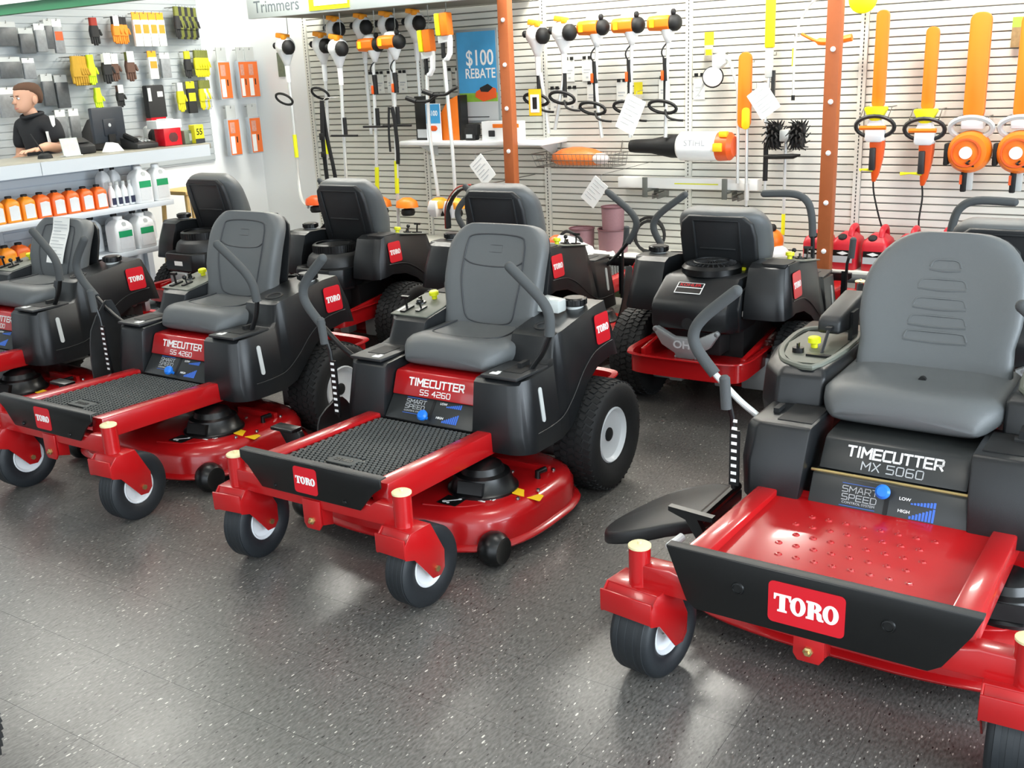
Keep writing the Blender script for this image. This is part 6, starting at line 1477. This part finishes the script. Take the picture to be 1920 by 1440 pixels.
def hair_mb():
    rings = []
    for z, yf, yb, w in [(1.600, .045, .072, .060), (1.625, .02, .088, .073), (1.655, -.01, .100, .078), (1.685, -.085, .103, .081), (1.705, -.108, .100, .080), (1.730, -.095, .086, .068), (1.746, -.06, .06, .045), (1.753, -.02, .02, .014)]:
        yc, d = (yf + yb) / 2, (yb - yf) / 2
        rings.append([(w * math.cos(a), yc + d * math.sin(a), z) for a in [2 * PI * j / 20 for j in range(20)]])
    return MB().loft(rings)
hair_mb().build('hair', HAIR, P, ang=80)
MB().tube(smooth_path([(.07, -.03, 1.515), (.0, -.075, 1.50), (-.07, -.03, 1.515), (-.06, .05, 1.53), (.06, .05, 1.53)], 4, True), .014, 8, closed=True).build('collar', SHIRT, P)
MB().prism([(-.02, 1.51), (.02, 1.51), (.012, 1.43), (-.006, 1.43)], 'x', .235, .246).build('sleeve_flash', DECALW, P); MB().prism([(-.045, 1.40), (-.02, 1.40), (-.025, 1.29), (-.035, 1.29)], 'x', .20, .215).build('side_flash', DECALW, P)
def hand(side, wr, dirv):
    d = Vector(dirv).normalized(); up = Vector((0, 0, 1)); sd = d.cross(up).normalized(); w = Vector(wr)
    nodes = [(tuple(w), .022), (tuple(w + d * .045), (.036, .018)), (tuple(w + d * .085), (.036, .014))]; edges = [(0, 1), (1, 2)]
    for k, (o_, l) in enumerate(((-.028, .055), (-.010, .07), (.010, .066), (.027, .05))):
        b = w + d * .085 + sd * o_; i = len(nodes)
        nodes += [(tuple(b + d * .01), .009), (tuple(b + d * (.01 + l * .55) + up * .004), .0085), (tuple(b + d * (.01 + l) - up * .010), .007)]; edges += [(2, i), (i, i + 1), (i + 1, i + 2)]
    i = len(nodes); nodes += [(tuple(w + d * .04 - sd * side * .035), .011), (tuple(w + d * .075 - sd * side * .055 - up * .004), .009)]; edges += [(1, i), (i, i + 1)]
    o = skin_mesh('hand', nodes, edges, SKIN, 0, 1); o.parent = body
hand(1, (.42, -.26, 1.295), (.1, -1, -.10)); hand(-1, (-.10, -.25, 1.16), (.3, -1, 0))
for s in (1, -1): MB().loft([[(s * .105 + dx * q, dy * q - .0 , z) for dx, dy in ((-.05, .11), (.05, .11), (.055, -.02), (.045, -.15), (0, -.18), (-.045, -.15), (-.055, -.02))] for z, q in ((0, 1), (.025, 1), (.06, .82), (.08, .55))]).build('shoe', BLACKM, P, ang=60)

# sheet of paper on the seat of the leftmost mower
t = thing('paper_sheet', 'printed white paper sheet hung over the leftmost grey seat back', 'paper', (-5.30, 3.53, 0))
def sheet():
    vs = []; n = 9
    for i in range(n):
        tt = 1.0 - .62 * i / (n - 1) if i else 1.01
        y, z = seat_back_surface(min(tt, 1.0), .0, .235, .62, 1.0, -.150, -.05)
        vs += [(-.055, y - .012 - .012 * (i / n) ** 2, z + .006 if i == 0 else z), (.095, y - .012 - .012 * (i / n) ** 2, z + .006 if i == 0 else z)]
    return MB().add(vs, [(2 * i, 2 * i + 1, 2 * i + 3, 2 * i + 2) for i in range(n - 1)])
o = sheet().build('sheet', PAPER, t); sm = o.modifiers.new('thick', 'SOLIDIFY'); sm.thickness = .001
def prn():
    mb = MB()
    for k in range(12):
        tt = .96 - .045 * k; y, z = seat_back_surface(tt, 0, .235, .62, 1.0, -.150, -.05)
        mb.bx(-.04, .08 if k % 3 else .03, y - .0155 - .012 * ((1 - tt) / .62) ** 2, y - .0135 - .012 * ((1 - tt) / .62) ** 2, z - .0015, z + .0015)
    return mb
o = prn().build('printed_lines', DECALG, t); o['kind'] = 'stuff'
# clear document pouch behind the central seat
t = thing('document_pouch', 'clear plastic document pouch on the fender behind the central seat', 'pouch', (-2.36 + .27, 3.55 - .08, .752)); MB().prism([(-.06, 0), (.05, 0), (.05, .05), (-.04, .06)], 'y', -.035, .03).build('pouch', mat('clear_pouch', 'd4dad8', .15, alpha=.75), t, bevel=.006)
# tyre of a further machine cut by the lower left corner
t = thing('machine_tyre', 'black knobbly tyre of another machine cut off at the lower left corner', 'tyre', (-2.375, .985, 0), R(20)); wheel(t, (0, 0, .16), .16, .12, .07, True, 1)
